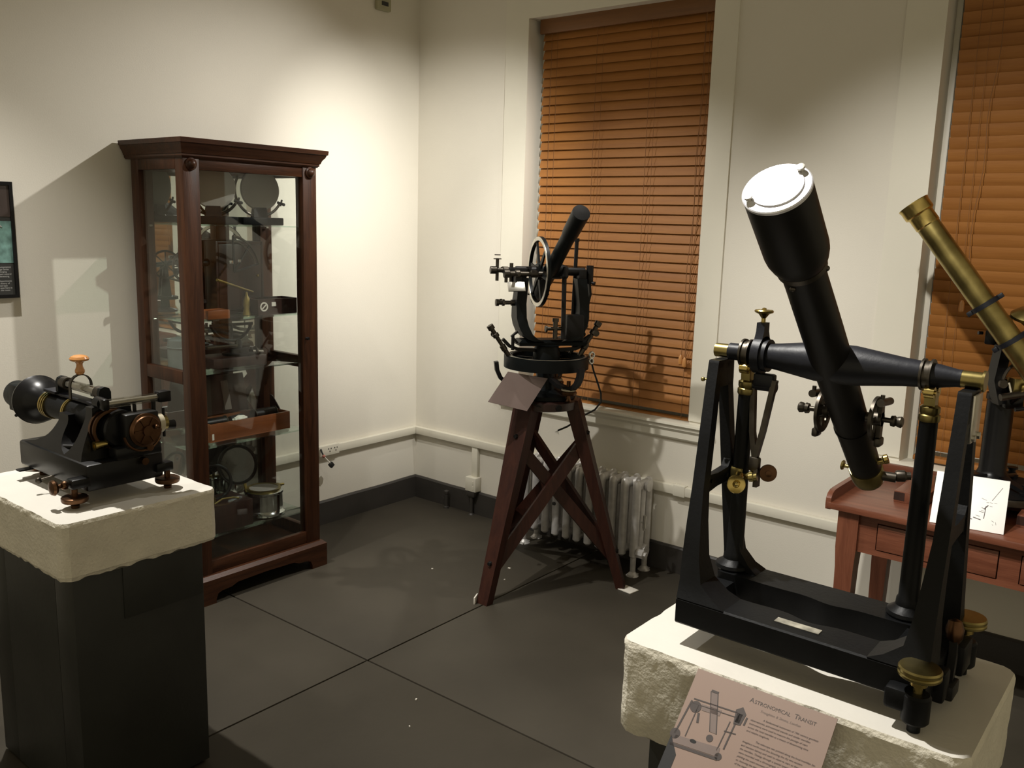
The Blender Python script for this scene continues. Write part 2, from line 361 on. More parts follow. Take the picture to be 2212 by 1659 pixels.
def small_wall_things():
    t = thing('floor_pipe', 'short dark capped pipe rising from the floor by the corner baseboard', 'pipe', (.292, -.045, 0))
    mb = MB(); mb.lathe([(.016, 0), (.014, .01), (.011, .012), (.011, .085), (.014, .086), (.014, .10), (.008, .104)]); mb.build('pipe_body', M['base'], t)
    mb = MB(); mb.cyl((-.012, -.006, .05), (-.02, -.01, .066), .004); mb.build('lug', M['base'], t)
    t = thing('floor_conduit', 'dark painted conduit from the floor into the cream raceway junction box', 'pipe', (.470, -.032, 0))
    mb = MB(); mb.lathe([(.017, 0), (.010, .008), (.010, .134)]); mb.build('pipe_body', M['base'], t)
    mb = MB(); mb.box((0, 0, .118), (.055, .03, .030), .004); mb.build('coupling', M['base'], t)
    # hanging plug of a cut lead by the socket
    t = thing('power_lead', 'short pale lead with red collar and black plug dangling from the wall socket', 'power cord', (.045, -.72, .33))
    mb = MB(); mb.tube([(-.008, -.008, .09), (0, -.008, .075), (.008, -.006, .062)], .004); mb.build('strain_relief', M['rubber'], t)
    mb = MB(); mb.ball((.01, -.004, .055), .009); mb.build('collar', M['red'], t)
    mb = MB(); mb.tube([(.012, -.002, .052), (.016, .012, .035), (.02, .028, .015)], .0035); mb.build('cable', M['paper'], t)
    mb = MB(); mb.box((.021, .036, .004), (.018, .026, .026), .004, Matrix.Rotation(R(38), 3, 'X')); mb.build('plug', M['rubber'], t)
    mb = MB(); mb.b2((0, -.325, 2.647), (.028, -.232, 2.76), .006)
    o = mb.build('motion_sensor', M['sens']); tag(o, 'small olive beige sensor box high on the wall above the cabinet\'s corner', 'sensor')
    mb = MB(); mb.b2((.0275, -.30, 2.67), (.030, -.255, 2.69)); mb.build('sensor_window', M['prdark'], o)
    # wall poster
    t = thing('framed_poster', 'black framed information poster with teal photo hanging on the wall beyond the cabinet', 'poster', (.005, -2.40, 1.268))
    mb = MB(); y1, y0, h = .258, -.30, .427
    for a, b in (((0, y0, 0), (.018, y1, .012)), ((0, y0, h-.012), (.018, y1, h)), ((0, y0, .012), (.018, y0+.012, h-.012)), ((0, y1-.012, .012), (.018, y1, h-.012))): mb.b2(a, b)
    mb.build('frame', M['black'], t)
    mb = MB(); mb.b2((0, y0+.012, .012), (.010, y1-.012, h-.012)); mb.build('panel', M['prdark'], t)
    mb = MB(); mb.b2((.0095, y0+.012, .30), (.0112, y1-.012, h-.014)); mb.build('upper_photo', M['prbrown'], t)
    mb = MB(); mb.b2((.0095, y0+.012, .130), (.0113, y1-.012, .284)); mb.build('teal_photo', M['teal'], t)
    mb = MB(); mb.strip([(.0125, y1-.085, .30), (.0125, y1-.045, .262)], (1, 0, 0), .001, .004); mb.build('pale_streak', M['txt'], t)
    rot = (PI/2, 0, PI/2)
    for i, s in enumerate(('early instrumentation', 'at the Portage Series', 'location Ranging', 'of compact control', 'and time referencing', '', 'of the Departments', 'modern theory of', 'part of a special type', 'type seen here in', 'the room')):
        if s: words(s, 'caption_line', M['txt'], t, (.0104, y1-.022-.008*(i % 3), .112-.0086*i), rot, .0085, 'RIGHT')
small_wall_things()
# ---------------------------------------------------------------- display cabinet
YL, YR, XB, XF = -1.695, -1.058, .052, .43
def cabinet():
    t = thing('display_cabinet', 'tall dark oak display cabinet with glass sides and mirrored back in the corner', 'display cabinet', (.245, -1.376, 0))
    O = Vector((.245, -1.376, 0))
    def L(x, y, z): return Vector((x, y, z)) - O
    def part(nm, m, *bx, bev=.002):
        mb = MB()
        for p, q in bx: mb.b2(L(*p), L(*q), bev)
        return mb.build(nm, m, t)
    # plinth with bracket feet: front and two sides
    mb = MB()
    def bracket(ln, h):
        c = [(0, 0), (.085, 0), (.085, .018), (.095, .040), (.115, .047), (.16, .050), (.19, .062), (ln/2, .066)]
        r = [(ln-a, b) for a, b in c[::-1]]
        return [(0, h), (0, 0)][1:] + c[1:] + r[1:] + [(ln, h), (0, h)]
    y0, y1, x0, x1 = -1.712, -1.040, .055, .458
    pr = bracket(y1-y0, .100)
    mb.prism(pr, L(x1-.022, y0, 0), (0, 1, 0), (0, 0, 1), .022)
    ps = bracket(x1-.022-x0, .100)
    mb.prism(ps, L(x0, y0+.022, 0), (1, 0, 0), (0, 0, 1), .022); mb.prism(ps, L(x0, y1, 0), (1, 0, 0), (0, 0, 1), .022)
    mb.loft([[L(x0, y0, .100), L(x1, y0, .100), L(x1, y1, .100), L(x0, y1, .100)], [L(x0, y0, .106), L(x1, y0, .106), L(x1, y1, .106), L(x0, y1, .106)],
             [L(x0, y0+.014, .120), L(x1-.016, y0+.014, .120), L(x1-.016, y1-.014, .120), L(x0, y1-.014, .120)]])
    mb.build('plinth', M['oakh'], t)
    for x, y, nm in ((XF-.052, YL, 'post'), (XF-.052, YR-.072, 'post'), (XB, YL, 'post'), (XB, YR-.062, 'post')):
        w = .072 if x > .2 else .062
        o = part(nm, M['oak'], ((x, y, .119), (x+(.052 if x > .2 else .055), y+w, 1.815)))
    part('front_rail', M['oakh'], ((XF-.03, YL+.072, 1.765), (XF-.004, YR-.072, 1.815)))
    part('front_rail', M['oakh'], ((XF-.03, YL+.072, .119), (XF-.004, YR-.072, .175)))
    for y in (YL, YR-.028):
        part('side_rail', M['oak'], ((XB+.055, y, 1.765), (XF-.052, y+.028, 1.815)))
        part('side_rail', M['oak'], ((XB+.055, y, .119), (XF-.052, y+.028, .175)))
        part('side_rail', M['oak'], ((XB+.055, y, .925), (XF-.052, y+.028, .978)))
    part('back_rail', M['oakh'], ((XB+.004, YL+.062, .119), (XB+.03, YR-.062, .165)), ((XB+.004, YL+.062, 1.765), (XB+.03, YR-.062, 1.815)))
    part('bottom_board', M['oakh'], ((XB, YL, .105), (XF-.004, YR, .125)))
    # cornice
    mb = MB(); rings = []
    for z, o in ((1.808, .004), (1.815, .012), (1.822, .012), (1.824, .016), (1.838, .022), (1.850, .033), (1.860, .038), (1.862, .043), (1.878, .045), (1.880, .043)):
        rings.append([L(XB-.034, YL-o*.7, z), L(XF+o, YL-o*.7, z), L(XF+o, YR+o*.75, z), L(XB-.034, YR+o*.75, z)])
    mb.loft(rings); mb.build('cornice', M['oakh'], t)
    mb = MB(); mb.b2(L(XB+.02, YL+.04, .166), L(XB+.024, YR-.04, 1.78)); mb.build('mirror_back', M['mirror'], t)
    mb = MB(); mb.b2(L(XB+.004, YL+.04, .166), L(XB+.018, YR-.04, 1.78)); mb.build('back_panel', M['darkwood'], t)
    mb = MB(); mb.b2(L(XF-.02, YL+.070, .170), L(XF-.016, YR-.070, 1.77)); mb.build('front_pane', M['glass'], t)
    for y in (YL+.012, YR-.016):
        mb = MB(); mb.b2(L(XB+.05, y, .17), L(XF-.05, y+.004, .93)); mb.build('side_pane', M['glass'], t)
        mb = MB(); mb.b2(L(XB+.05, y, .972), L(XF-.05, y+.004, 1.77)); mb.build('side_pane', M['glass'], t)
    for z in SHELF:
        mb = MB(); mb.b2(L(XB+.028, YL+.030, z-.006), L(XF-.056, YR-.030, z), .001); s = mb.build('glass_shelf', M['shelf'], t)
        mb = MB()
        for y in (YL+.036, YR-.036):
            for x in (XB+.07, XF-.075): mb.cyl(L(x, y-.006, z-.011), L(x, y+.006, z-.011), .0045)
        mb.build('shelf_pins', M['silver'], s)
    for y in (-1.660, -1.094):
        mb = MB(); mb.lathe([(.024, 0), (.024, .006), (.018, .010), (.016, .016), (.010, .022), (.002, .025)], L(XF, y, 1.785), (1, 0, 0)); mb.build('rosette', M['oak'], t)
    mb = MB(); mb.lathe([(.006, 0), (.004, .006), (.008, .012), (.006, .018)], L(XF, -1.122, 1.07), (1, 0, 0)); mb.build('latch_knob', M['black'], t)
SHELF = (1.557, 1.175, .957, .646, .257)
cabinet()
def heliograph(name, label, loc, rot, grp):
    t = thing(name, label, 'heliograph', loc, rot, grp)
    mb = MB(); mb.box((0, 0, .0165), (.09, .185, .032), .004); mb.build('base', M['blackm'], t)
    mb = MB(); mb.loft([[(-.02, -.032, .032), (.02, -.032, .032), (.02, .032, .032), (-.02, .032, .032)], [(-.012, -.028, .075), (.012, -.028, .075), (.012, .028, .075), (-.012, .028, .075)]]); mb.build('stem', M['iron'], t)
    mb = MB(); mb.lathe([(.001, -.012), (.06, -.010), (.082, -.006), (.088, -.002), (.088, .004), (.084, .008), (.001, .010)], (0, .004, .150), (1, 0, .05), 40); mb.build('mirror_disc', M['frost'], t)
    mb = MB(); mb.torus((0, 0, .146), (1, 0, 0), .108, .006, 40, 8, -32, 150, ref=(0, -1, 0)); o = mb.build('yoke_ring', M['gun'], t)
    mb = MB(); mb.cyl((0, .085, .100), (0, .110, .092), .006); mb.ball((0, .114, .091), .007); mb.cyl((0, .098, .084), (0, .106, .112), .004); mb.build('clamp_screw', M['iron'], o)
    return t
heliograph('heliograph', 'grey round heliograph disc in a ring yoke, fully visible above its black base', (.25, -1.225, 1.5575), -12, 'round disc instruments on the top shelf')
heliograph('heliograph', 'grey round heliograph disc half hidden behind the cabinet\'s front corner post, top shelf', (.285, -1.475, 1.5575), -24, 'round disc instruments on the top shelf')
def cab_second():
    z = 1.1755
    t = thing('instrument_case', 'tall dark wooden instrument case standing at the back of the second shelf', 'wooden case', (.15, -1.29, z))
    mb = MB(); mb.b2((-.045, -.12, 0), (-.033, .12, .31), .002); mb.b2((-.033, -.12, 0), (.045, -.108, .31), .002); mb.b2((-.033, .108, 0), (.045, .12, .31), .002)
    mb.b2((-.033, -.108, .298), (.045, .108, .31), .002); mb.b2((-.033, -.108, 0), (.045, .108, .012), .002); mb.build('case_body', M['darkwood'], t)
    mb = MB(); mb.b2((.040, -.107, .013), (.0455, .107, .297), .002); dr = mb.build('case_door', M['darkwood'], t)
    mb = MB(); mb.lathe([(.004, 0), (.006, .006), (.002, .009)], (.0455, .085, .16), (1, 0, 0), 14); mb.build('catch', M['brassd'], dr)
    t = thing('dark_drawer_box', 'low dark wooden box with small white label on the second glass shelf', 'wooden box', (.285, -1.185, z))
    mb = MB(); mb.b2((-.05, -.125, 0), (.06, .080, .008))
    for a, b in (((-.05, -.125, .008), (-.042, .08, .068)), ((.052, -.125, .008), (.06, .08, .068)), ((-.042, -.125, .008), (.052, -.117, .068)), ((-.042, .072, .008), (.052, .08, .068))): mb.b2(a, b)
    mb.build('box_body', M['darkwood'], t)
    mb = MB(); mb.b2((.0595, -.055, .036), (.0612, -.034, .054)); mb.build('label_sticker', M['paper'], t)
    mb = MB(); mb.ring((.061, -.095, .036), (1, 0, 0), .020, .014, .002); mb.strip([(.061, -.107, .024), (.061, -.083, .046)], (1, 0, 0), .002, .005); mb.build('stencil_mark', M['paper'], t)
    # sextant leaning in front of the case
    t = thing('sextant', 'old sextant with curved limb and brass telescope leaning before the dark case', 'sextant', (.285, -1.335, z), 10)
    c = Vector((0, -.055, .185)); mb = MB(); mb.torus(c, (1, 0, .1), .150, .006, 40, 6, 15, 88, ref=(0, 1, -.05)); mb.torus(c, (1, 0, .1), .128, .004, 40, 6, 15, 88, ref=(0, 1, -.05))
    ob = mb.build('limb', M['gun'], t)
    mb = MB()
    for a in (15, 50, 88):
        x, y = math.cos(R(a)), math.sin(R(a)); d = Vector((0, 1, -.05)).normalized(); e = Vector((1, 0, .1)).normalized().cross(d); mb.strip([c, c + (d*x + e*y)*.150], (1, 0, 0), .006, .008)
    mb.build('frame_bars', M['iron'], t)
    mb = MB(); mb.tube([(.02, -.17, .158), (.02, -.02, .112), (.02, .03, .098)], .005, 10, [.006, .005, .004]); mb.build('telescope', M['brassd'], t)
    mb = MB(); mb.lathe([(.004, .10), (.006, .085), (.013, .07), (.016, .045), (.013, .03), (.018, .001)], (.02, -.008, 0)); mb.build('stand', M['brassd'], t)
    mb = MB(); mb.box((.01, -.08, .228), (.01, .018, .014), .002); mb.box((.01, -.035, .232), (.008, .012, .012), .002); mb.build('index_mirrors', M['chrome'], t)
    mb = MB(); mb.b2((.29, -1.565, z), (.365, -1.462, z+.036), .002); o = mb.build('wooden_block', M['boxwood']); tag(o, 'small orange brown wooden block lying on the second glass shelf', 'wooden block')
    # small theodolite
    t = thing('small_theodolite', 'small dark theodolite with spoked wheel behind the cabinet\'s front corner post', 'theodolite', (.185, -1.52, z), 20)
    mb = MB(); mb.lathe([(.05, 0), (.05, .008), (.02, .016), (.018, .05), (.055, .054), (.055, .066), (.03, .07)]); mb.build('base', M['iron'], t)
    for s in (-1, 1):
        mb = MB(); mb.loft([[(s*.03-.01, -.022, .066), (s*.03+.01, -.022, .066), (s*.03+.01, .022, .066), (s*.03-.01, .022, .066)], [(s*.034-.006, -.008, .205), (s*.034+.006, -.008, .205), (s*.034+.006, .008, .205), (s*.034-.006, .008, .205)]]); mb.build('standard', M['iron'], t)
    mb = MB(); mb.cyl((-.05, 0, .205), (.05, 0, .205), .007); mb.build('axle', M['gun'], t)
    mb = MB(); mb.ring((-.046, 0, .205), (1, 0, 0), .062, .053, .006); 
    for a in range(0, 180, 45): mb.strip([(-.046, .056*math.cos(R(a)), .205+.056*math.sin(R(a))), (-.046, -.056*math.cos(R(a)), .205-.056*math.sin(R(a)))], (1, 0, 0), .004, .005)
    mb.build('circle', M['gun'], t)
    mb = MB(); mb.tube([(0, -.10, .19), (0, -.085, .192), (0, .06, .214), (0, .10, .22)], .01, 14, [.012, .010, .012, .016]); mb.build('telescope', M['green'], t)
cab_second()
def cab_lower():
    z = .9575
    t = thing('compass_instrument', 'dark survey instrument with sector arc on a flat box, middle glass shelf', 'survey instrument', (.25, -1.38, z), -6)
    mb = MB(); mb.box((0, 0, .022), (.15, .25, .042), .004); mb.build('box_base', M['darkwood'], t)
    mb = MB(); mb.lathe([(.07, .043), (.07, .052), (.05, .056), (.05, .07), (.02, .074), (.012, .11)], (0, .03, 0)); mb.build('turntable', M['iron'], t)
    mb = MB(); mb.box((0, -.02, .082), (.03, .20, .016), .004); mb.build('bar', M['gun'], t)
    mb = MB(); c = Vector((0, 0, .205)); mb.torus(c, (1, 0, 0), .098, .007, 30, 8, 200, 340, ref=(0, 1, 0)); mb.strip([(0, -.10, .175), (0, .10, .175)], (1, 0, 0), .006, .012); mb.strip([(0, -.09, .165), (0, .07, .13)], (1, 0, 0), .006, .010); mb.cyl((0, 0, .175), (0, 0, .11), .006); mb.build('sector_arc', M['iron'], t)
    mb = MB(); mb.cyl((.02, .08, .05), (.02, .13, .045), .018); mb.torus((.02, .10, .05), (0, 1, 0), .022, .004); mb.build('eyepiece', M['gun'], t)
    t = thing('grey_canister', 'round grey green tin canister standing on the middle glass shelf', 'canister', (.22, -1.60, z))
    mb = MB(); mb.lathe([(.048, 0), (.056, .006), (.058, .10), (.054, .125), (.03, .135), (.002, .137)], seg=30); mb.build('body', M['greycan'], t)
    mb = MB(); mb.torus((0, 0, .095), (0, 0, 1), .058, .003); mb.build('rim', M['greycan'], t)
    # fourth shelf
    z = .6465
    t = thing('wooden_tray_case', 'open orange brown wooden tray case with raised dark lid on fourth shelf', 'wooden case', (.24, -1.335, z))
    mb = MB(); mb.b2((-.07, -.205, 0), (.075, .205, .006))
    for a, b in (((.067, -.205, .006), (.075, .205, .078)), ((-.07, -.205, .006), (-.062, .205, .078)), ((-.062, -.205, .006), (.067, -.197, .078)), ((-.062, .197, .006), (.067, .205, .078))): mb.b2(a, b, .001)
    mb.build('tray_body', M['boxwood'], t)
    rm = Matrix.Rotation(R(-14), 3, 'Y')
    mb = MB(); mb.box((-.092, -.06, .165), (.012, .29, .17), .002, rm); mb.build('lid', M['darkwood'], t)
    mb = MB(); mb.box((-.0835, -.02, .16), (.003, .035, .13), .0, rm); mb.build('lid_label', M['inkl'], t)
    mb = MB(); mb.b2((.0745, -.197, .010), (.0762, -.188, .036)); mb.build('tag_label', M['paper'], t)
    mb = MB(); mb.prism([(0, 0), (.075, 0), (.02, .055), (0, .06)], (-.069, .2055, .078), (1, 0, 0), (0, 0, 1), .004); mb.build('lid_stay', M['darkwood'], t)
    t = thing('lens_tube', 'black instrument tube with two bright rims lying in the wooden tray', 'instrument tube', (.25, -1.225, z+.0065))
    mb = MB(); mb.cyl((0, -.055, .064), (0, .06, .064), .026); mb.build('barrel', M['tubeb'], t)
    mb = MB(); mb.torus((0, .058, .064), (0, 1, 0), .026, .003); mb.torus((0, -.053, .064), (0, 1, 0), .026, .003); mb.build('rims', M['gun'], t)
    mb = MB(); mb.b2((-.02, -.04, 0), (.02, .045, .045)); mb.build('cradle', M['darkwood'], t)
    t = thing('lens_tube', 'black instrument tube beside the crumpled paper in the wooden tray', 'instrument tube', (.255, -1.475, z+.0065))
    mb = MB(); mb.cyl((0, -.05, .062), (0, .05, .062), .022); mb.build('barrel', M['tubeb'], t)
    mb = MB(); mb.torus((0, .048, .062), (0, 1, 0), .022, .003); mb.build('rims', M['gun'], t)
    mb = MB(); mb.b2((-.02, -.045, 0), (.02, .045, .045)); mb.build('cradle', M['darkwood'], t)
    mb = MB(); mb.cyl((.235, -1.41, z+.035), (.235, -1.30, z+.035), .026); mb.cyl((.235, -1.39, z+.06), (.235, -1.33, z+.065), .02); mb.b2((.22, -1.40, z+.0065), (.25, -1.30, z+.02))
    o = mb.build('clockwork_drum', M['iron']); tag(o, 'dark iron drum mechanism in the middle of the wooden tray', 'mechanism')
    mb = MB(); bm = mb.bm; bmesh.ops.create_icosphere(bm, subdivisions=3, radius=1)
    for v in bm.verts:
        k = 1 + .38*noise.noise(v.co*2.3); v.co = Vector((.285 + v.co.x*.018*k, -1.372 + v.co.y*.034*k, z+.074 + v.co.z*.016*k))
    o = mb.build('crumpled_paper', M['paper'], sharp=12); tag(o, 'crumpled white paper tucked in the front of the wooden tray', 'paper')
    # bottom shelf
    z = .2575
    t = thing('chronometer', 'chrome drum chronometer with brass rimmed glass top on the lowest glass shelf', 'chronometer', (.265, -1.245, z))
    mb = MB(); mb.lathe([(.088, 0), (.095, .004), (.095, .014), (.088, .020), (.084, .026), (.084, .098), (.088, .102), (.088, .110), (.074, .114)], seg=48); mb.build('drum', M['chrome'], t)
    mb = MB(); mb.ring((0, 0, .117), (0, 0, 1), .076, .064, .008, 48); mb.build('bezel', M['brassd'], t)
    mb = MB(); mb.lathe([(.065, .112), (.065, .119)], seg=40); mb.build('dial_glass', M['frost'], t)
    mb = MB(); mb.box((-.02, .09, .107), (.03, .03, .014), .003); mb.cyl((-.02, .10, .107), (-.02, .125, .105), .006); mb.build('catch', M['brassd'], t)
    ax = Vector((.94, -.22, .30)).normalized(); c = Vector((-.085, -.075, .225))
    mb = MB(); mb.lathe([(.082, -.020), (.090, -.018), (.090, .0), (.084, .006)], c, ax, 48, cap=False); mb.ring(c, ax, .091, .078, .008, 48); ob = mb.build('lid_ring', M['iron'], t)
    mb = MB(); mb.lathe([(.002, -.012), (.079, -.004), (.079, .0), (.002, -.006)], c, ax, 48); mb.build('lid_glass', M['lens'], ob)
    mb = MB(); mb.tube([c + Vector((.02, .02, -.085)), (-.06, -.055, .118), (-.05, -.05, .10)], .007); mb.build('hinge', M['brassd'], t)
    t = thing('chronometer_box', 'dark mahogany box with brass fittings beside the chronometer on lowest shelf', 'wooden box', (.29, -1.475, z))
    mb = MB(); mb.b2((-.09, -.10, 0), (.07, .105, .118), .003); mb.build('box_body', M['darkwood'], t)
    mb = MB(); mb.tube([(.03, -.06, .12), (.03, -.02, .135), (.03, .03, .13), (.03, .06, .12)], .004); mb.cyl((0, -.05, .118), (0, -.05, .14), .014); mb.build('gimbal_fittings', M['brassd'], t)
    mb = MB(); mb.torus((-.05, -.01, .19), (.9, -.3, .2), .075, .007); mb.build('gimbal_ring', M['iron'], t)
cab_lower()
# ---------------------------------------------------------------- pedestals and concrete slabs
def slab(name, label, x0, x1, y0, y1, z0, z1, seed, ch=.022):
    per = []
    st = .006
    C4 = [(x0, y0), (x1, y0), (x1, y1), (x0, y1)]
    pts = []
    for i in range(4):
        a, b, n = Vector(C4[i-1]), Vector(C4[i]), Vector(C4[(i+1) % 4])
        p = b + (a-b).normalized()*ch; q = b + (n-b).normalized()*ch
        pts += [p, (p+q)/2 + ((b-(p+q)/2)*.25), q]
    n = len(pts)
    for i in range(n):
        a, b = pts[i], pts[(i+1) % n]; k = max(1, int((b-a).length/st))
        for j in range(k): per.append(a + (b-a)*j/k)
    cx, cy = (x0+x1)/2, (y0+y1)/2; N = len(per); h = z1-z0
    def out(i):
        t = (per[(i+1) % N] - per[i-1]).normalized(); return Vector((t.y, -t.x))
    levels = [0, .004, .009, .016, .028, .045, .065, .085, .105, .125, .14, h-.008, h]
    levels = [l for l in levels if l <= h]
    rings = []
    for li, l in enumerate(levels):
        r = []
        for i, p in enumerate(per):
            o = out(i); z = z1-l
            nv = noise.noise((p.x*60, p.y*60, z*60+seed)); nb = noise.noise((p.x*14, p.y*14, z*14+seed)); chip = max(0, noise.noise((p.x*22, p.y*22, seed*3.1)) - .12)
            d = 0; zz = z
            if li == 0: d = -.003 - .006*chip
            elif li == 1: d = -.001 - .012*chip
            elif li == 2: d = .001 + .001*nb - .010*chip
            elif li >= len(levels)-2:
                d = -.002 + .0025*nv + .002*nb
                if li == len(levels)-1: zz = z + .005*noise.noise((p.x*45, p.y*45, seed+9)) + .003*nv; d -= .003
            else: d = .0015*nv + .002*nb
            q = p + o*d; r.append((q.x, q.y, zz))
        rings.append(r)
    mb = MB(); mb.loft(rings[::-1])
    bm = mb.bm
    o = mb.build(name, M['conc'], sharp=28)
    tag(o, label, 'concrete slab')
    o.data.materials.append(M['conct'])
    for p in o.data.polygons:
        if p.normal.z > .9 and p.center.z > z1-.02: p.material_index = 1
    return o
def pedestal(label, x0, x1, y0, y1, h):
    t = thing('pedestal', label, 'pedestal', ((x0+x1)/2, (y0+y1)/2, 0))
    a, b = (x1-x0)/2, (y1-y0)/2
    mb = MB(); mb.b2((-a+.012, -b+.012, .0), (a-.012, b-.012, h), .0); mb.build('core', M['ped'], t)
    mb = MB(); mb.b2((-a, -b, .008), (-a+.10, b, h), .002); mb.b2((-a+.10, -b, .008), (a-.10, -b+.012, h)); mb.b2((-a+.10, b-.012, .008), (a-.10, b, h)); mb.b2((a-.10, -b, .008), (a, b, h), .002)
    mb.build('cladding', M['ped'], t)
    mb = MB(); mb.b2((a-.004, -b+.13, h-.16), (a+.004, b-.004, h-.004), .002); mb.build('fixing_board', M['ped'], t)
    return t
slab('concrete_slab', 'cream painted concrete slab under the black instrument with the light wooden knob', .86, 1.437, -2.672, -2.233, .69, .84, 3.0)
pedestal('dark painted pedestal beside the glass cabinet, under the knobbed black instrument', .90, 1.404, -2.635, -2.268, .692)
slab('concrete_slab', 'rough edged cream concrete slab under the large black transit telescope', 2.777, 3.377, -2.258, -1.878, .66, .84, 11.0)
pedestal('dark painted pedestal under the slab of the large transit telescope', 2.825, 3.33, -2.205, -1.92, .662)

# ---------------------------------------------------------------- black instrument on the left slab
def level_trier():
    O = Vector((1.14, -2.446, .84))
    t = thing('zenith_instrument', 'black horizontal measuring instrument with brass bands and a mushroom shaped wooden knob', 'scientific instrument', O)
    def L(x, y, z): return Vector((x, y, z)) - O
    # box base
    mb = MB(); mb.box(L(1.142, -2.446, .914), (.40, .214, .072), .008); mb.build('base', M['black'], t)
    # two uprights flaring to the base: profile in y-z plus x flare
    def upright(xc, th, nm, top, flare_l, flare_r):
        mb = MB(); n = 9; rings = []
        for i in range(n):
            s = i/(n-1); z = .949 + (top-.949)*s
            f = math.exp(-s*5); yl = .10 - .046*min(1, s*1.25); xl = xc - th/2 - flare_l*f; xr = xc + th/2 + flare_r*f
            rings.append([L(xl, -2.446-yl, z), L(xr, -2.446-yl, z), L(xr, -2.446+yl, z), L(xl, -2.446+yl, z)])
        mb.loft(rings); return mb.build(nm, M['black'], t)
    upright(1.115, .05, 'upright', 1.045, .13, .07)
    upright(1.262, .034, 'upright', 1.085, .05, .02)
    mb = MB(); mb.lathe([(.036, 0), (.036, .42)], L(.86, -2.446, 1.036), (1, 0, 0), 32); mb.build('main_tube', M['blackm'], t)
    for x, w in ((.925, .008), (.938, .006), (.950, .004), (1.066, .006), (1.075, .003)):
        mb = MB(); mb.ring(L(x, -2.446, 1.036), (1, 0, 0), .0405, .034, w); mb.build('brass_band', M['brass'], t)
    # dome shaped housing and lens hood
    mb = MB(); mb.lathe([(.030, .0), (.060, .002), (.072, .006), (.074, .014), (.070, .022), (.064, .045), (.052, .066), (.040, .078), (.036, .082)], L(.820, -2.446, 1.036), (1, 0, 0), 40); mb.build('dome_housing', M['black'], t)
    mb = MB(); mb.b2(L(.738, -2.492, .996), L(.822, -2.400, 1.078), .006); mb.build('hood_box', M['green'], t)
    mb = MB(); mb.lathe([(.002, 0), (.040, .0), (.042, .004), (.042, .05), (.040, .052)], L(.690, -2.446, 1.034), (1, 0, 0), 36); mb.build('end_cap', M['green'], t)
    mb = MB(); mb.tube([L(.80, -2.47, .985), L(.76, -2.47, .982), L(.735, -2.47, .978)], .003); mb.ball(L(.733, -2.47, .975), .005); mb.build('set_pin', M['iron'], t)
    # long spirit level lying on the tube, with brackets and wooden knob
    mb = MB(); mb.b2(L(.968, -2.462, 1.074), L(1.262, -2.430, 1.082), .002); mb.b2(L(.93, -2.47, 1.078), L(1.00, -2.42, 1.086), .001)
    for x in (1.012, 1.17): mb.b2(L(x-.01, -2.456, 1.066), L(x+.01, -2.436, 1.076))
    mb.build('level_plate', M['slate'], t)
    for x in (1.0, 1.238):
        mb = MB(); mb.prism([(-.017, 0), (.017, 0), (.017, .036), (.012, .047), (0, .051), (-.012, .047), (-.017, .036)], L(x-.006, -2.446, 1.080), (0, 1, 0), (0, 0, 1), .014); mb.build('level_bracket', M['green'], t)
    mb = MB(); mb.cyl(L(1.004, -2.446, 1.112), L(1.234, -2.446, 1.112), .0135); lv = mb.build('level_vial', M['vial'], t)
    mb = MB(); mb.cyl(L(1.004, -2.446, 1.111), L(1.234, -2.446, 1.111), .0085); mb.build('vial_tube', M['silver'], lv)
    mb = MB()
    for x, w in ((1.022, .03), (1.222, .026)): mb.ring(L(x, -2.446, 1.112), (1, 0, 0), .0175, .0125, w)
    mb.build('vial_collar', M['gun'], t)
    mb = MB(); c = L(1.11, -2.446, 1.118)
    pts = [c + Vector((0, .030*math.sin(R(a)), .030*math.cos(R(a)))) for a in range(-90, 91, 15)]
    mb.strip([pts[0] + Vector((0, 0, -.036))] + pts + [pts[-1] + Vector((0, 0, -.036))], (1, 0, 0), .012, .003); mb.build('carrying_strap', M['gun'], t)
    mb = MB(); mb.lathe([(.004, 0), (.009, .001), (.0125, .006), (.013, .012), (.009, .022), (.008, .030), (.012, .036), (.024, .040), (.026, .045), (.022, .051), (.012, .055), (.002, .056)], L(1.11, -2.446, 1.148), seg=36); mb.build('wooden_knob', M['orangewood'], t)
    # cross level at the eyepiece end
    mb = MB(); mb.cyl(L(1.312, -2.475, 1.098), L(1.312, -2.335, 1.098), .0125); cv = mb.build('cross_vial', M['vial'], t)
    mb = MB(); mb.cyl(L(1.312, -2.475, 1.0975), L(1.312, -2.335, 1.0975), .008); mb.build('cross_vial_tube', M['silver'], cv)
    mb = MB(); mb.b2(L(1.298, -2.335, 1.084), L(1.328, -2.300, 1.114), .003); mb.build('cross_vial_mount', M['black'], t)
    mb = MB(); mb.b2(L(1.296, -2.492, 1.082), L(1.328, -2.474, 1.114), .006); mb.cyl(L(1.27, -2.48, 1.098), L(1.30, -2.48, 1.098), .016); mb.build('cross_vial_mount', M['black'], t)
    mb = MB(); mb.cyl(L(1.312, -2.40, 1.06), L(1.312, -2.40, 1.088), .005); mb.build('vial_post', M['iron'], t)
    mb = MB(); mb.cyl(L(1.312, -2.345, 1.055), L(1.312, -2.345, 1.088), .006); mb.build('vial_post', M['iron'], t)
    # eyepiece end: bearing rings, drum and micrometer
    mb = MB(); mb.ring(L(1.284, -2.458, 1.026), (1, 0, 0), .056, .047, .010, 48); mb.ring(L(1.297, -2.458, 1.026), (1, 0, 0), .053, .045, .006, 48); mb.build('bearing_ring', M['bronze'], t)
    mb = MB(); mb.lathe([(.050, 0), (.050, .04), (.046, .045), (.002, .046)], L(1.275, -2.44, 1.026), (1, 0, 0), 40); mb.build('drum', M['black'], t)
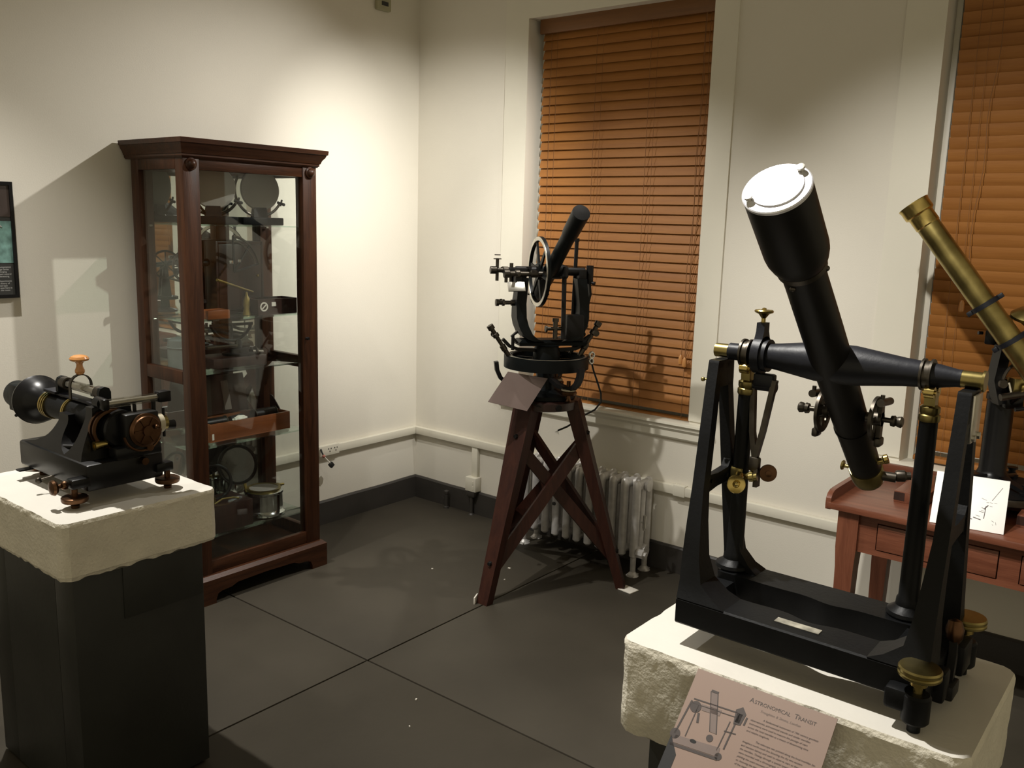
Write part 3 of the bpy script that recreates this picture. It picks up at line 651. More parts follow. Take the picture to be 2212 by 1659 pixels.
    mb = MB(); mb.box(L(1.330, -2.400, 1.022), (.045, .095, .095), .006); mb.build('micrometer_box', M['tubeb'], t)
    mb = MB(); mb.lathe([(.046, 0), (.046, .006), (.040, .008), (.038, .012), (.002, .013)], L(1.352, -2.395, 1.022), (1, 0, 0), 40); mb.cyl(L(1.365, -2.395, 1.022), L(1.372, -2.395, 1.022), .014); md = mb.build('micrometer_dial', M['bronze'], t)
    mb = MB(); mb.torus(L(1.352, -2.40, 1.02), (1, 0, 0), .054, .0035, 30, 8, 190, 330, ref=(0, 1, 0)); mb.build('guard_arc', M['bronze'], t)
    mb = MB()
    for a in range(0, 360, 60): mb.strip([L(1.366, -2.395, 1.022), L(1.366, -2.395+.036*math.cos(R(a)), 1.022+.036*math.sin(R(a)))], (1, 0, 0), .003, .005)
    mb.ball(L(1.372, -2.372, 1.03), .006); mb.build('spokes', M['bronze'], md)
    mb = MB(); mb.cyl(L(1.335, -2.352, 1.030), L(1.335, -2.338, 1.030), .026); mb.build('ivory_drum', M['ivory'], t)
    mb = MB(); mb.cyl(L(1.335, -2.338, 1.030), L(1.335, -2.325, 1.030), .020); mb.build('milled_head', M['brassd'], t)
    mb = MB(); mb.cyl(L(1.335, -2.326, 1.022), L(1.335, -2.300, 1.020), .011, .013); mb.cyl(L(1.335, -2.33, .99), L(1.335, -2.33, 1.07), .004); mb.build('eyepiece', M['iron'], t)
    mb = MB()
    for y, z in ((-2.384, .972), (-2.40, .936)):
        mb.cyl(L(1.33, y, z), L(1.358, y, z), .010)
    mb.build('clamp_screw', M['bronze'], t)
    mb = MB(); mb.cyl(L(1.30, -2.505, .988), L(1.30, -2.478, .990), .011); mb.ring(L(1.30, -2.507, .988), (0, 1, 0), .012, .006, .006); mb.build('side_knob', M['brass'], t)
    mb = MB(); mb.box(L(1.325, -2.41, .965), (.05, .13, .035), .008); mb.build('end_block', M['black'], t)
    # cross piece, spring and lever seen between the uprights
    mb = MB(); mb.lathe([(.012, 0), (.012, .03), (.026, .055), (.03, .06)], L(1.19, -2.446, .95)); mb.build('pillar', M['black'], t)
    mb = MB(); mb.cyl(L(1.16, -2.53, .965), L(1.22, -2.48, .965), .006); mb.cyl(L(1.15, -2.52, .952), L(1.15, -2.52, .975), .007); mb.cyl(L(1.18, -2.50, .965), L(1.24, -2.51, .960), .010); mb.build('lever', M['iron'], t)
    # foot screws
    for x, y in ((1.326, -2.580), (1.333, -2.325), (.965, -2.50)):
        fx = thing_part('foot_screw', t, L(x, y, .84))
        mb = MB(); mb.lathe([(.004, 0), (.010, .001), (.011, .008), (.006, .012), (.006, .018), (.031, .018), (.033, .022), (.033, .030), (.030, .032), (.008, .032), (.0085, .062)], (0, 0, 0), seg=36); mb.build('screw_disc', M['bronze'], fx)
        mb = MB(); mb.box((0, .012 if y < -2.5 and x > 1.2 else (-.014 if y > -2.4 else 0), .066), (.036, .050, .026), .005); mb.build('foot_lug', M['black'], fx)
    mb = MB(); mb.cyl(L(1.300, -2.585, .898), L(1.298, -2.622, .896), .006); mb.lathe([(.004, 0), (.018, .002), (.021, .008), (.018, .014), (.002, .018)], L(1.299, -2.612, .897), (0, -1, 0), 28); mb.ball(L(1.30, -2.592, .898), .012); mb.build('clamp_knob', M['bronze'], t)
    mb = MB(); mb.cyl(L(1.15, -2.55, .885), L(1.14, -2.585, .878), .003); mb.ball(L(1.139, -2.588, .876), .009, (.7, 1, 1)); mb.build('small_knob', M['gun'], t)
    mb = MB(); mb.cyl(L(.985, -2.54, .872), L(.985, -2.54, .890), .006); mb.b2(L(.965, -2.575, .868), L(.99, -2.53, .872)); mb.build('latch', M['iron'], t)
def thing_part(name, par, loc):
    o = bpy.data.objects.new(name, None); COL.objects.link(o); o.parent = par; o.location = loc; o.empty_display_size = .02; return o
level_trier()
# ---------------------------------------------------------------- tripod, theodolite, card, radiator
CX, CY = 1.29, -.497
def tripod():
    t = thing('wooden_tripod', 'dark reddish wooden tripod stand with crossed braces before the radiator', 'tripod', (CX, CY, 0))
    feet = [Vector((1.287, -.873, 0)), Vector((1.628, -.330, 0)), Vector((.940, -.300, 0))]
    feet = [f - Vector((CX, CY, 0)) for f in feet]
    def P(i, z, extra=0):
        d = feet[i].normalized(); rt = .118; s = 1 - z/.86; return d*(rt + (feet[i].length-rt)*s + extra) + Vector((0, 0, z))
    for i in range(3):
        d = feet[i].normalized(); s = Vector((-d.y, d.x, 0)); rings = []
        for z, w in ((.0, .056), (.30, .068), (.62, .088), (.80, .098), (.836, .092), (.8465, .078)):
            c = P(i, z); th = .040 + .024*z
            rings.append([c + s*w/2 + d*th/2, c - s*w/2 + d*th/2, c - s*w/2 - d*th/2, c + s*w/2 - d*th/2])
        mb = MB(); mb.loft(rings); lg = mb.build('leg', M['tripod'], t)
        mb = MB()
        for z in (.70, .17): mb.cyl(P(i, z, .018 + .012*z), P(i, z, .030 + .012*z), .011, .008, 8)
        mb.build('bolt', M['iron'], lg)
    zz = (.66, .14)
    for i in range(3):
        j = (i+1) % 3
        a, b = P(i, zz[0]), P(j, zz[1]); c, e = P(j, zz[0]), P(i, zz[1])
        n = ((b-a).cross(e-c)).normalized(); mid = (a+b+c+e)/4
        if n.dot(mid - Vector((0, 0, mid.z))) < 0: n = -n
        for p, q, off in ((a, b, -.012), (c, e, .008)):
            mb = MB(); mb.strip([p + n*off, q + n*off], n, .018, .052); br = mb.build('brace', M['tripod'], t)
            br['_'] = 0
            del br['_']
        mb = MB(); m2 = mid; mb.cyl(m2 + n*.012, m2 + n*.022, .008, None, 8); mb.build('brace_bolt', M['iron'], t)
    mb = MB(); mb.lathe([(.135, .805), (.150, .81), (.150, .842), (.14, .848)], seg=40); mb.build('head', M['darkwood'], t)
    mb = MB()
    for a in range(30, 390, 60): mb.cyl((.150*math.cos(R(a)), .150*math.sin(R(a)), .826), (.156*math.cos(R(a)), .156*math.sin(R(a)), .826), .014, None, 12)
    mb.build('head_bolts', M['iron'], t)
    # packing under two feet
    f = feet[0] + Vector((CX, CY, 0)); mb = MB(); mb.box((f.x-.035, f.y-.018, .015), (.006, .05, .03), .001, rz(25)); o = mb.build('foot_wedge', M['paper']); tag(o, 'small white wedge against the tripod foot standing on the floor joint', 'wedge')
    f = feet[1] + Vector((CX, CY, 0)); mb = MB(); mb.box((f.x+.04, f.y-.005, .0025), (.075, .06, .004), .0005, rz(-8)); o = mb.build('foot_pad', M['paper']); tag(o, 'flat white pad beside the tripod foot nearest the radiator\'s valve end', 'foot pad')
    f = feet[2] + Vector((CX, CY, 0)); mb = MB(); mb.box((f.x+.01, f.y-.045, .0025), (.09, .05, .004), .0005, rz(40)); o = mb.build('foot_pad', M['paper']); tag(o, 'flat white pad by the tripod\'s hidden back foot at the wall', 'foot pad')
tripod()
def theodolite():
    Z0 = .849
    t = thing('altazimuth_theodolite', 'large dark theodolite with white rimmed spoked wheel and black telescope on tripod', 'theodolite', (CX, CY, Z0), 54)
    G, I = M['green'], M['iron']
    def z(h): return h - Z0
    # tribrach: three curved arms on foot screws
    mb = MB(); mb.lathe([(.128, 0), (.134, .004), (.134, .020), (.085, .030), (.05, .040), (.042, .06), (.042, .14)], seg=36); mb.build('tribrach_hub', G, t)
    for a in (90-56+20, 210-56+20, 330-56+20):
        d = Vector((math.cos(R(a)), math.sin(R(a)), 0)); s = Vector((-d.y, d.x, 0))
        arm = thing_part('foot_arm', t, (0, 0, 0))
        mb = MB(); mb.strip([d*.04 + Vector((0, 0, .082)), d*.09 + Vector((0, 0, .062)), d*.14 + Vector((0, 0, .056)), d*.175 + Vector((0, 0, .062)), d*.202 + Vector((0, 0, .085)), d*.217 + Vector((0, 0, .118)), d*.222 + Vector((0, 0, .155))], s, .030, .018); mb.build('arm_bar', I, arm)
        mb = MB(); c = d*.15; mb.lathe([(.010, .0), (.016, .004), (.010, .012), (.008, .03), (.034, .032), (.036, .036), (.036, .044), (.030, .048), (.009, .05), (.009, .09)], c + Vector((0, 0, .001)), seg=28); mb.build('foot_screw', M['bronze'], arm)
        mb = MB(); mb.lathe([(.030, 0), (.032, .003), (.030, .006)], c + Vector((0, 0, .050)), seg=28); mb.build('screw_scale', M['ivory'], arm)
    # horizontal circle with spokes
    mb = MB(); mb.ring((0, 0, z(1.006)), (0, 0, 1), .186, .150, .050, 64); mb.ring((0, 0, z(1.03)), (0, 0, 1), .180, .155, .008, 64)
    for a in range(0, 360, 45): mb.strip([(.04*math.cos(R(a)), .04*math.sin(R(a)), z(1.006)), (.155*math.cos(R(a)), .155*math.sin(R(a)), z(1.006))], (0, 0, 1), .022, .012)
    hc = mb.build('horizontal_circle', G, t)
    mb = MB(); mb.ring((0, 0, z(1.0345)), (0, 0, 1), .176, .168, .002, 64); mb.build('circle_scale', M['silver'], hc)
    mb = MB(); mb.lathe([(.045, z(.985)), (.062, z(1.0)), (.058, z(1.05)), (.052, z(1.075)), (.075, z(1.082))], seg=36); mb.build('hub', G, t)
    mb = MB(); mb.loft([[(-.135, -.05, z(1.08)), (.165, -.05, z(1.08)), (.165, .05, z(1.08)), (-.135, .05, z(1.08))], [(-.14, -.052, z(1.095)), (.17, -.052, z(1.095)), (.17, .052, z(1.095)), (-.14, .052, z(1.095))], [(-.125, -.04, z(1.105)), (.155, -.04, z(1.105)), (.155, .04, z(1.105)), (-.125, .04, z(1.105))]]); mb.build('yoke_plate', G, t)
    # U shaped yoke: two standards curving in at the bottom
    for sgn, nm in ((-1, 'yoke_standard'), (1, 'yoke_standard')):
        prof = [(1.10, .055, .060), (1.11, .085, .062), (1.13, .108, .058), (1.165, .125, .052), (1.20, .134, .046), (1.26, .135, .038), (1.33, .128, .030), (1.368, .124, .026)]
        off = .022 if sgn > 0 else 0
        mb = MB(); rings = []
        for h, x, wv in prof:
            X = sgn*(x+off); th = .026
            rings.append([(X - sgn*th, -wv, z(h)), (X + sgn*th*.7, -wv, z(h)), (X + sgn*th*.7, wv, z(h)), (X - sgn*th, wv, z(h))])
        mb.loft(rings)
        st = mb.build(nm, G, t)
        mb = MB(); X = sgn*(.129+off) + sgn*.016
        mb.b2((X-.003, -.045, z(1.185)), (X+.003, .045, z(1.192))); mb.b2((X-.003, -.004, z(1.19)), (X+.003, .004, z(1.36))); mb.build('stiffening_rib', I, st)
        mb = MB(); mb.box((sgn*(.124+off), 0, z(1.385)), (.034, .05, .045), .005); mb.build('bearing', I, st)
    mb = MB(); mb.cyl((-.15, 0, z(1.398)), (.16, 0, z(1.398)), .020, .018); mb.lathe([(.022, 0), (.034, .03), (.034, .07), (.022, .10)], (-.02, 0, z(1.398)), (1, 0, 0)); mb.build('horizontal_axis', I, t)
    # vertical circle
    xw = -.046
    mb = MB(); mb.ring((xw, 0, z(1.395)), (1, 0, 0), .150, .131, .014, 72)
    for a in range(0, 360, 60):
        q = R(a+12); mb.loft([[(xw-.005, .02*math.cos(q)-.012*math.sin(q), z(1.395)+.02*math.sin(q)+.012*math.cos(q)), (xw+.005, .02*math.cos(q)-.012*math.sin(q), z(1.395)+.02*math.sin(q)+.012*math.cos(q)), (xw+.005, .02*math.cos(q)+.012*math.sin(q), z(1.395)+.02*math.sin(q)-.012*math.cos(q)), (xw-.005, .02*math.cos(q)+.012*math.sin(q), z(1.395)+.02*math.sin(q)-.012*math.cos(q))],
                             [(xw-.003, .134*math.cos(q)-.006*math.sin(q), z(1.395)+.134*math.sin(q)+.006*math.cos(q)), (xw+.003, .134*math.cos(q)-.006*math.sin(q), z(1.395)+.134*math.sin(q)+.006*math.cos(q)), (xw+.003, .134*math.cos(q)+.006*math.sin(q), z(1.395)+.134*math.sin(q)-.006*math.cos(q)), (xw-.003, .134*math.cos(q)+.006*math.sin(q), z(1.395)+.134*math.sin(q)-.006*math.cos(q))]])
    mb.lathe([(.035, -.012), (.035, .012)], (xw, 0, z(1.395)), (1, 0, 0)); vc = mb.build('vertical_circle', G, t)
    mb = MB(); mb.ring((xw-.0075, 0, z(1.395)), (1, 0, 0), .1485, .133, .003, 72); mb.build('circle_rim_scale', M['silver'], vc, label='white silvered rim scale')
    # telescope
    T = thing_part('telescope', t, (.004, 0, z(1.398)))
    d = Vector((0, -.83, .557)).normalized()
    mb = MB(); mb.lathe([(.022, -.225), (.025, -.22), (.025, -.175), (.029, -.17), (.031, -.10), (.033, 0), (.030, .14), (.0295, .27), (.034, .30), (.036, .44), (.034, .442)], (0, 0, 0), d, 36); mb.build('tube', M['green'], T)
    mb = MB(); mb.lathe([(.002, .441), (.035, .441), (.035, .444), (.002, .445)], (0, 0, 0), d, 36); mb.build('objective_cap', M['iron'], T)
    mb = MB(); mb.lathe([(.018, -.265), (.020, -.26), (.018, -.235), (.026, -.226)], (0, 0, 0), d, 24); mb.cyl(d*-.20 + Vector((-.05, 0, 0)), d*-.20 + Vector((.05, 0, 0)), .006); mb.build('eyepiece', M['gun'], T)
    # reading microscopes
    def scope(p, q, r, nm='microscope'):
        p, q = Vector(p), Vector(q); dd = (q-p).normalized(); ln = (q-p).length
        mb = MB(); mb.lathe([(r*1.25, 0), (r*1.25, ln*.12), (r*.8, ln*.14), (r*.8, ln*.25), (r*1.2, ln*.27), (r*1.2, ln*.36), (r*.75, ln*.38), (r*.7, ln*.62), (r*1.1, ln*.64), (r*1.1, ln*.78), (r*.9, ln*.8), (r*.8, ln)], p, dd, 18)
        x, y, _ = basis(dd); c = p + dd*ln*.31; mb.cyl(c - x*r*2.2, c + x*r*2.6, r*.5, None, 10); mb.cyl(c + x*r*2.6, c + x*r*3.2, r*1.1, None, 14)
        return mb.build(nm, M['gun'], t)
    scope((-.262, 0, z(1.400)), (-.05, 0, z(1.398)), .013)
    scope((-.215, -.05, z(1.388)), (-.03, -.05, z(1.388)), .014)
    scope((-.235, 0, z(1.262)), (-.13, 0, z(1.262)), .012)
    mb = MB()
    mb.cyl((-.232, 0, z(1.355)), (-.232, 0, z(1.45)), .007); mb.cyl((-.232, 0, z(1.445)), (-.232, 0, z(1.449)), .017); mb.cyl((-.232, 0, z(1.462)), (-.232, 0, z(1.466)), .013); mb.cyl((-.17, 0, z(1.34)), (-.17, 0, z(1.43)), .008); mb.cyl((-.20, -.03, z(1.35)), (-.20, -.03, z(1.375)), .007)
    mb.build('micrometer_screws', M['gun'], t)
    mb = MB(); mb.b2((-.185, -.03, z(1.375)), (-.10, .03, z(1.412)), .006); mb.b2((-.165, -.055, z(1.338)), (-.135, .03, z(1.378)), .004); mb.build('microscope_arm', I, t)
    mb = MB(); mb.box((-.165, -.07, z(1.335)), (.075, .006, .045), .001, Matrix.Rotation(R(-35), 3, 'X')); mb.build('reflector_plate', M['silver'], t, label='small silvered reflector plate')
    scope((-.262, -.01, z(1.165)), (-.172, -.01, z(1.03)), .012); scope((.235, -.01, z(1.18)), (.150, -.01, z(1.03)), .013)
    scope((.20, .06, z(1.16)), (.13, .06, z(1.03)), .010)
    mb = MB(); mb.strip([(-.04, 0, z(1.055)), (-.13, 0, z(1.06)), (-.17, 0, z(1.075)), (-.20, 0, z(1.105))], (0, 1, 0), .02, .014); mb.strip([(.04, 0, z(1.055)), (.13, 0, z(1.06)), (.165, 0, z(1.075)), (.19, 0, z(1.10))], (0, 1, 0), .02, .014); mb.build('microscope_bracket', I, t)
    # rods, clamp arm, counter bracket
    mb = MB(); mb.cyl((.125, .03, z(1.16)), (.130, .03, z(1.535)), .0085); mb.cyl((.130, .03, z(1.525)), (.130, .03, z(1.54)), .011); mb.build('upright_rod', I, t)
    mb = MB(); mb.cyl((.055, -.055, z(1.11)), (.052, -.05, z(1.375)), .010); mb.lathe([(.012, 0), (.018, .01), (.012, .03), (.006, .05)], (.052, -.05, z(1.37))); mb.build('clamp_arm', I, t)
    mb = MB(); mb.cyl((.185, 0, z(1.345)), (.185, 0, z(1.425)), .016); mb.strip([(.185, 0, z(1.345)), (.19, 0, z(1.30)), (.178, 0, z(1.245)), (.160, 0, z(1.21))], (0, 1, 0), .018, .010); mb.cyl((.19, -.02, z(1.35)), (.20, -.03, z(1.35)), .007); mb.build('lamp_bracket', I, t)
    mb = MB(); mb.cyl((-.02, -.05, z(1.155)), (.06, -.05, z(1.155)), .008); mb.cyl((-.025, -.05, z(1.155)), (-.018, -.05, z(1.155)), .014); mb.cyl((.02, -.05, z(1.11)), (.02, -.05, z(1.195)), .010); mb.cyl((.02, -.05, z(1.185)), (.02, -.05, z(1.20)), .014); mb.build('tangent_screw', M['gun'], t)
    mb = MB(); mb.b2((.07, -.060, z(1.10)), (.15, -.015, z(1.215)), .008); mb.build('clamp_block', I, t)
    mb = MB(); mb.strip([(-.14, -.02, z(1.09)), (-.165, -.02, z(1.12)), (-.14, -.02, z(1.14))], (0, 1, 0), .016, .010); mb.cyl((-.16, -.02, z(1.06)), (-.16, -.02, z(1.125)), .007); mb.cyl((.16, -.02, z(1.10)), (.19, -.02, z(1.12)), .008); mb.build('lifting_handle', I, t)
    mb = MB(); mb.torus((.20, -.03, z(1.035)), (.4, -1, 0), .013, .005); mb.torus((.195, -.04, z(1.01)), (.4, -1, .2), .011, .004); mb.build('terminal', M['silver'], t)
    # dangling twisted lead
    pts = [(1.385, -.30, 1.03), (1.398, -.283, .955), (1.415, -.27, .90), (1.428, -.259, .85), (1.43, -.258, .811), (1.41, -.274, .774), (1.37, -.305, .745), (1.338, -.331, .713), (1.313, -.351, .691), (1.281, -.376, .672)]
    mb = MB(); mb.tube(pts, .0042, 6); mb.tube([(x+.003*math.sin(i*2.2), y, q+.003*math.cos(i*2.2)) for i, (x, y, q) in enumerate(pts)], .0028, 6)
    o = mb.build('cloth_lead', M['rubber']); tag(o, 'thin black cloth lead with frayed end hanging from the big theodolite', 'wire')
    mb = MB()
    for k in range(5): mb.tube([(1.281, -.376, .672), (1.270+.004*k, -.385+.003*k, .664-.003*k)], .0007, 4)
    mb.build('frayed_end', M['silver'], o)
theodolite()
def tripod_card():
    P = [Vector(p) for p in ((1.241, -.702, .976), (1.374, -.596, .951), (1.351, -.704, .822), (1.222, -.807, .857))]
    c = sum(P, Vector())/4; u = ((P[1]-P[0]) + (P[2]-P[3])).normalized(); v = ((P[3]-P[0]) + (P[2]-P[1])); v = (v - u*v.dot(u)).normalized(); n = u.cross(v)
    mb = MB(); mb.loft([[p + n*.0015 for p in P], [p - n*.0015 for p in P]])
    o = mb.build('information_card', M['brownc'], sharp=20); tag(o, 'plain brown grey board tilted on the tripod head below the theodolite', 'information card')
    nn = n if n.dot(Vector((-.6, .77, 0))) > 0 else -n
    mb = MB(); a = c + nn*.002; mb.strip([a, a + nn*.03 + Vector((0, 0, -.01)), Vector((CX+.070, CY-.138, .832))], u, .02, .004); mb.build('bracket', M['iron'], o)
tripod_card()
def radiator():
    t = thing('radiator', 'silver grey cast iron column radiator standing under the blinded window', 'radiator', (1.30, -.125, 0))
    n = 11; x0 = -.345; p = .064
    for i in range(n):
        x = x0 + p*i; s = None
        mb = MB()
        for y in (-.052, .052):
            mb.lathe([(.010, .085), (.020, .095), (.0195, .15), (.0195, .40), (.020, .425), (.017, .447), (.008, .456)], (x, y, 0), seg=16)
        mb.lathe([(.016, .11), (.0165, .41), (.008, .44)], (x, 0, 0), seg=14)
        for zz in (.115, .43):
            mb.cyl((x, -.052, zz), (x, .052, zz), .021); mb.cyl((x-p/2, 0, zz), (x+p/2, 0, zz), .021 if zz < .3 else .017)
            mb.lathe([(.028, -.005), (.028, .005)], (x+p/2-.0001, -.0, zz), (1, 0, 0), 16)
        o = mb.build('section', M['radi'], t, sharp=40)
        if i in (0, n-1):
            for y in (-.052, .052):
                mb = MB(); mb.lathe([(.030, 0), (.024, .006), (.013, .02), (.014, .09)], (x, y, 0), seg=14); mb.b2((x-.018, y-.028, 0), (x+.018, y+.028, .008), .003); mb.build('foot', M['radi'], o)
    x = x0 + p*(n-1)
    mb = MB(); mb.cyl((x+.02, -.052, .115), (x+.055, -.052, .115), .022, None, 8); mb.cyl((x+.055, -.052, .115), (x+.068, -.052, .115), .013, None, 6); mb.build('plug', M['radi'], t)
    mb = MB(); mb.cyl((x+.03, -.04, .262), (x+.052, -.06, .262), .005); mb.cyl((x+.052, -.06, .245), (x+.052, -.06, .305), .008); mb.cyl((x+.052, -.06, .235), (x+.052, -.06, .248), .005); mb.build('air_vent', M['silver'], t, label='small silvered air vent')
radiator()
def debris():
    k = 0
    for x, y, s in ((1.12, -.50, .008), (.86, -.75, .005), (1.19, -.62, .004), (1.62, -1.62, .005), (1.72, -1.75, .004), (1.05, -.45, .006)):
        mb = MB(); mb.box((x, y, .0018), (s*1.6, s, .003), .0, rz(k*37)); o = mb.build('paint_chip', M['paper']); k += 1
        tag(o, 'tiny white paint chip lying on the dark grey floor', 'paint chip', 'white paint chips on the floor')
debris()
# ---------------------------------------------------------------- large transit telescope
def transit():
    O = Vector((3.07, -2.06, .84))
    t = thing('transit_telescope', 'large black transit telescope with bright silver end cap on a rough cream slab', 'telescope', O)
    def L(x, y, z): return Vector((x, y, z)) - O
    S, B, G = M['slate'], M['blackm'], M['brassd']
    XL, XR, YF, YB, ZB, ZT = 2.862, 3.296, -2.205, -1.957, .880, .930
    # base frame with a wavy edged opening
    mb = MB(); n = 40; yi0, yi1 = -2.128, -2.033; xa, xb = XL+.055, XR-.075
    def wob(x):
        s = (x-xa)/(xb-xa); return .022*math.exp(-((s-.56)/.12)**2) + .004*math.sin(s*9)
    for (ya, yi, sg) in ((YF, yi0, -1), (YB, yi1, 1)):
        rings = []
        for i in range(n+1):
            x = XL + (XR-XL)*i/n; y = yi - sg*0
            if xa < x < xb: y = yi + (wob(x)*-.6 if sg > 0 else -wob(x)*.8)
            h = ZB if sg < 0 else ZB
            rings.append([L(x, ya, h+.004), L(x, ya-sg*.004, h), L(x, y, h), L(x, y, ZT), L(x, ya-sg*.003, ZT), L(x, ya, ZT-.003)])
        mb.loft(rings)
    mb.b2(L(XL+.0005, yi0, ZB), L(xa-.02, yi1, ZT-.014)); mb.b2(L(xb, yi0, ZB), L(XR-.0005, yi1, ZT-.006))
    mb.build('base_frame', B, t)
    mb = MB(); mb.box(L(3.078, -2.170, ZT+.0006), (.078, .019, .0016), .0004); mb.build('name_plate', M['plate'], t, label='worn silver maker\'s plate')
    # A shaped standards
    def standard(side):
        sg = 1 if side == 'l' else -1
        def xo(z):   # outer face x
            s = (z-.93)/(1.345-.93)
            return (2.862 + (2.816-2.862)*s) if side == 'l' else (3.297 + (3.279-3.297)*s)
        st = thing_part('standard', t, (0, 0, 0))
        wdt = .021
        mb = MB(); rings = []
        for z, y, w in ((.930, -2.168, .074), (.940, -2.166, .066), (.96, -2.160, .058), (1.0, -2.156, .042), (1.06, -2.138, .032), (1.12, -2.116, .025), (1.30, -2.050, .022), (1.345, -2.032, .022)):
            x = xo(z); xi = x + sg*(wdt + .022*max(0, 1-(z-.93)/.26)**1.6)
            if z < .97: xi += sg*.05*max(0, (1-(z-.93)/.04))**2
            rings.append([L(x, y-w/2, z), L(xi, y-w/2, z), L(xi, y+w/2, z), L(x, y+w/2, z)])
        mb.loft(rings); mb.build('front_leg', B, st)
        mb = MB(); rings = []
        for z, y, w in ((.930, -1.982, .048), (.945, -1.988, .036), (.97, -1.990, .028), (1.12, -1.994, .022), (1.30, -1.994, .022), (1.345, -1.994, .024)):
            x = xo(z); xi = x + sg*(wdt + .012*max(0, 1-(z-.93)/.2))
            if z < .99: xi += sg*.035*max(0, (1-(z-.93)/.06))**2
            rings.append([L(x, y-w/2, z), L(xi, y-w/2, z), L(xi, y+w/2, z), L(x, y+w/2, z)])
        mb.loft(rings); mb.build('back_leg', B, st)
        mb = MB(); rings = []
        for y, z0, z1 in ((-2.112, 1.085, 1.150), (-2.100, 1.104, 1.140), (-2.06, 1.110, 1.136), (-2.015, 1.112, 1.140), (-2.002, 1.10, 1.158)):
            x = xo(1.12); rings.append([L(x+sg*.003, y, z0), L(x+sg*(wdt-.003), y, z0), L(x+sg*(wdt-.003), y, z1), L(x+sg*.003, y, z1)])
        mb.loft(rings)
        for y in (-2.085, -2.02): mb.cyl(L(xo(1.12)+sg*(wdt-.003), y, 1.125), L(xo(1.12)+sg*wdt, y, 1.125), .004, None, 8)
        mb.build('cross_bar', B, st)
        mb = MB(); rings = []
        for z, y0, y1 in ((1.300, -2.058, -1.983), (1.312, -2.054, -1.980), (1.345, -2.043, -1.974), (1.350, -2.040, -1.976)):
            x = xo(z); rings.append([L(x, y0, z), L(x+sg*wdt, y0, z), L(x+sg*wdt, y1, z), L(x, y1, z)])
        mb.loft(rings); mb.build('head_block', B, st)
        if side == 'r':
            mb = MB(); x = 3.281; mb.b2(L(x-.002, -2.035, 1.265), L(x+.003, -1.978, 1.345), .001); mb.cyl(L(x, -2.02, 1.272), L(x+.007, -2.02, 1.272), .006, None, 8); mb.cyl(L(x, -1.985, 1.272), L(x+.007, -1.985, 1.272), .006, None, 8); mb.build('cheek_plate', M['silver'], st)
        else:
            mb = MB(); mb.cyl(L(2.82, -2.03, 1.31), L(2.805, -2.035, 1.31), .002); mb.ball(L(2.803, -2.036, 1.31), .0045); mb.build('set_screw', G, st)
    standard('l'); standard('r')
    # columns of the reversing gear
    def column(x, y, nm):
        c = thing_part(nm, t, L(x, y, 0) + Vector((0, 0, .84)))
        z = lambda h: h-.84
        mb = MB(); mb.lathe([(.034, z(.930)), (.036, z(.934)), (.034, z(.940)), (.026, z(.945)), (.021, z(.950)), (.020, z(.962)), (.0175, z(.966)), (.0165, z(1.10)), (.0150, z(1.285)), (.0155, z(1.29))], seg=28); mb.build('column_tube', B, c)
        mb = MB(); mb.lathe([(.030, z(.892)), (.032, z(.895)), (.032, z(.905)), (.030, z(.91)), (.030, z(.930))], seg=28); mb.build('socket', B, c)
        mb = MB(); mb.lathe([(.016, z(.872)), (.027, z(.875)), (.028, z(.882)), (.028, z(.888)), (.026, z(.892))], seg=28); mb.build('milled_nut', M['bronze'], c)
        mb = MB(); mb.lathe([(.0165, z(1.285)), (.0175, z(1.288)), (.0175, z(1.296)), (.015, z(1.298)), (.0165, z(1.302)), (.0165, z(1.310)), (.012, z(1.313))], seg=24)
        mb.loft([[(-.009, -.010, z(1.31)), (.009, -.010, z(1.31)), (.009, .010, z(1.31)), (-.009, .010, z(1.31))], [(-.009, -.012, z(1.335)), (.009, -.012, z(1.335)), (.009, .012, z(1.335)), (-.009, .012, z(1.335))]])
        fk = mb.build('fork', G, c)
        mb = MB()
        for dy in (-.016, .016): mb.cyl((-.008, dy, z(1.337)), (.008, dy, z(1.337)), .010)
        mb.cyl((-.011, -.016, z(1.337)), (.011, -.016, z(1.337)), .004); mb.build('roller', M['brass'], c)
    column(2.875, -1.992, 'lifting_column'); column(3.208, -1.992, 'lifting_column')
    # axis
    za = 1.3645; ya = -1.992
    mb = MB(); mb.lathe([(.0165, 2.835-2.8), (.0165, 2.862-2.8), (.018, 2.864-2.8), (.0225, 2.90-2.8), (.025, 2.93-2.8), (.036, 3.005-2.8), (.036, 3.075-2.8), (.025, 3.16-2.8), (.0205, 3.215-2.8), (.0150, 3.245-2.8), (.0150, 3.252-2.8)], L(2.8, ya, za), (1, 0, 0), 40)
    mb.build('axis_cone', S, t)
    mb = MB(); mb.cyl(L(2.806, ya, za), L(2.836, ya, za), .0135, None, 24); mb.build('pivot', G, t)
    mb = MB(); mb.cyl(L(3.250, ya, za), L(3.284, ya, za), .0145, None, 24); mb.cyl(L(3.284, ya, za), L(3.288, ya, za), .018, None, 24); mb.build('pivot', G, t)
    for x in (2.868, 3.195):
        mb = MB(); mb.ring(L(x-.004, ya, za), (1, 0, 0), .0275, .016, .004, 36); mb.ring(L(x+.010, ya, za), (1, 0, 0), .0275, .016, .004, 36); mb.ring(L(x+.003, ya, za), (1, 0, 0), .024, .016, .012, 36); mb.build('axis_collar', M['gun'], t)
    # clamp ring with handle and tail piece
    mb = MB(); x = 2.898
    mb.ring(L(x, ya, za), (1, 0, 0), .036, .022, .016, 40); mb.ring(L(x+.012, ya, za), (1, 0, 0), .031, .022, .012, 40)
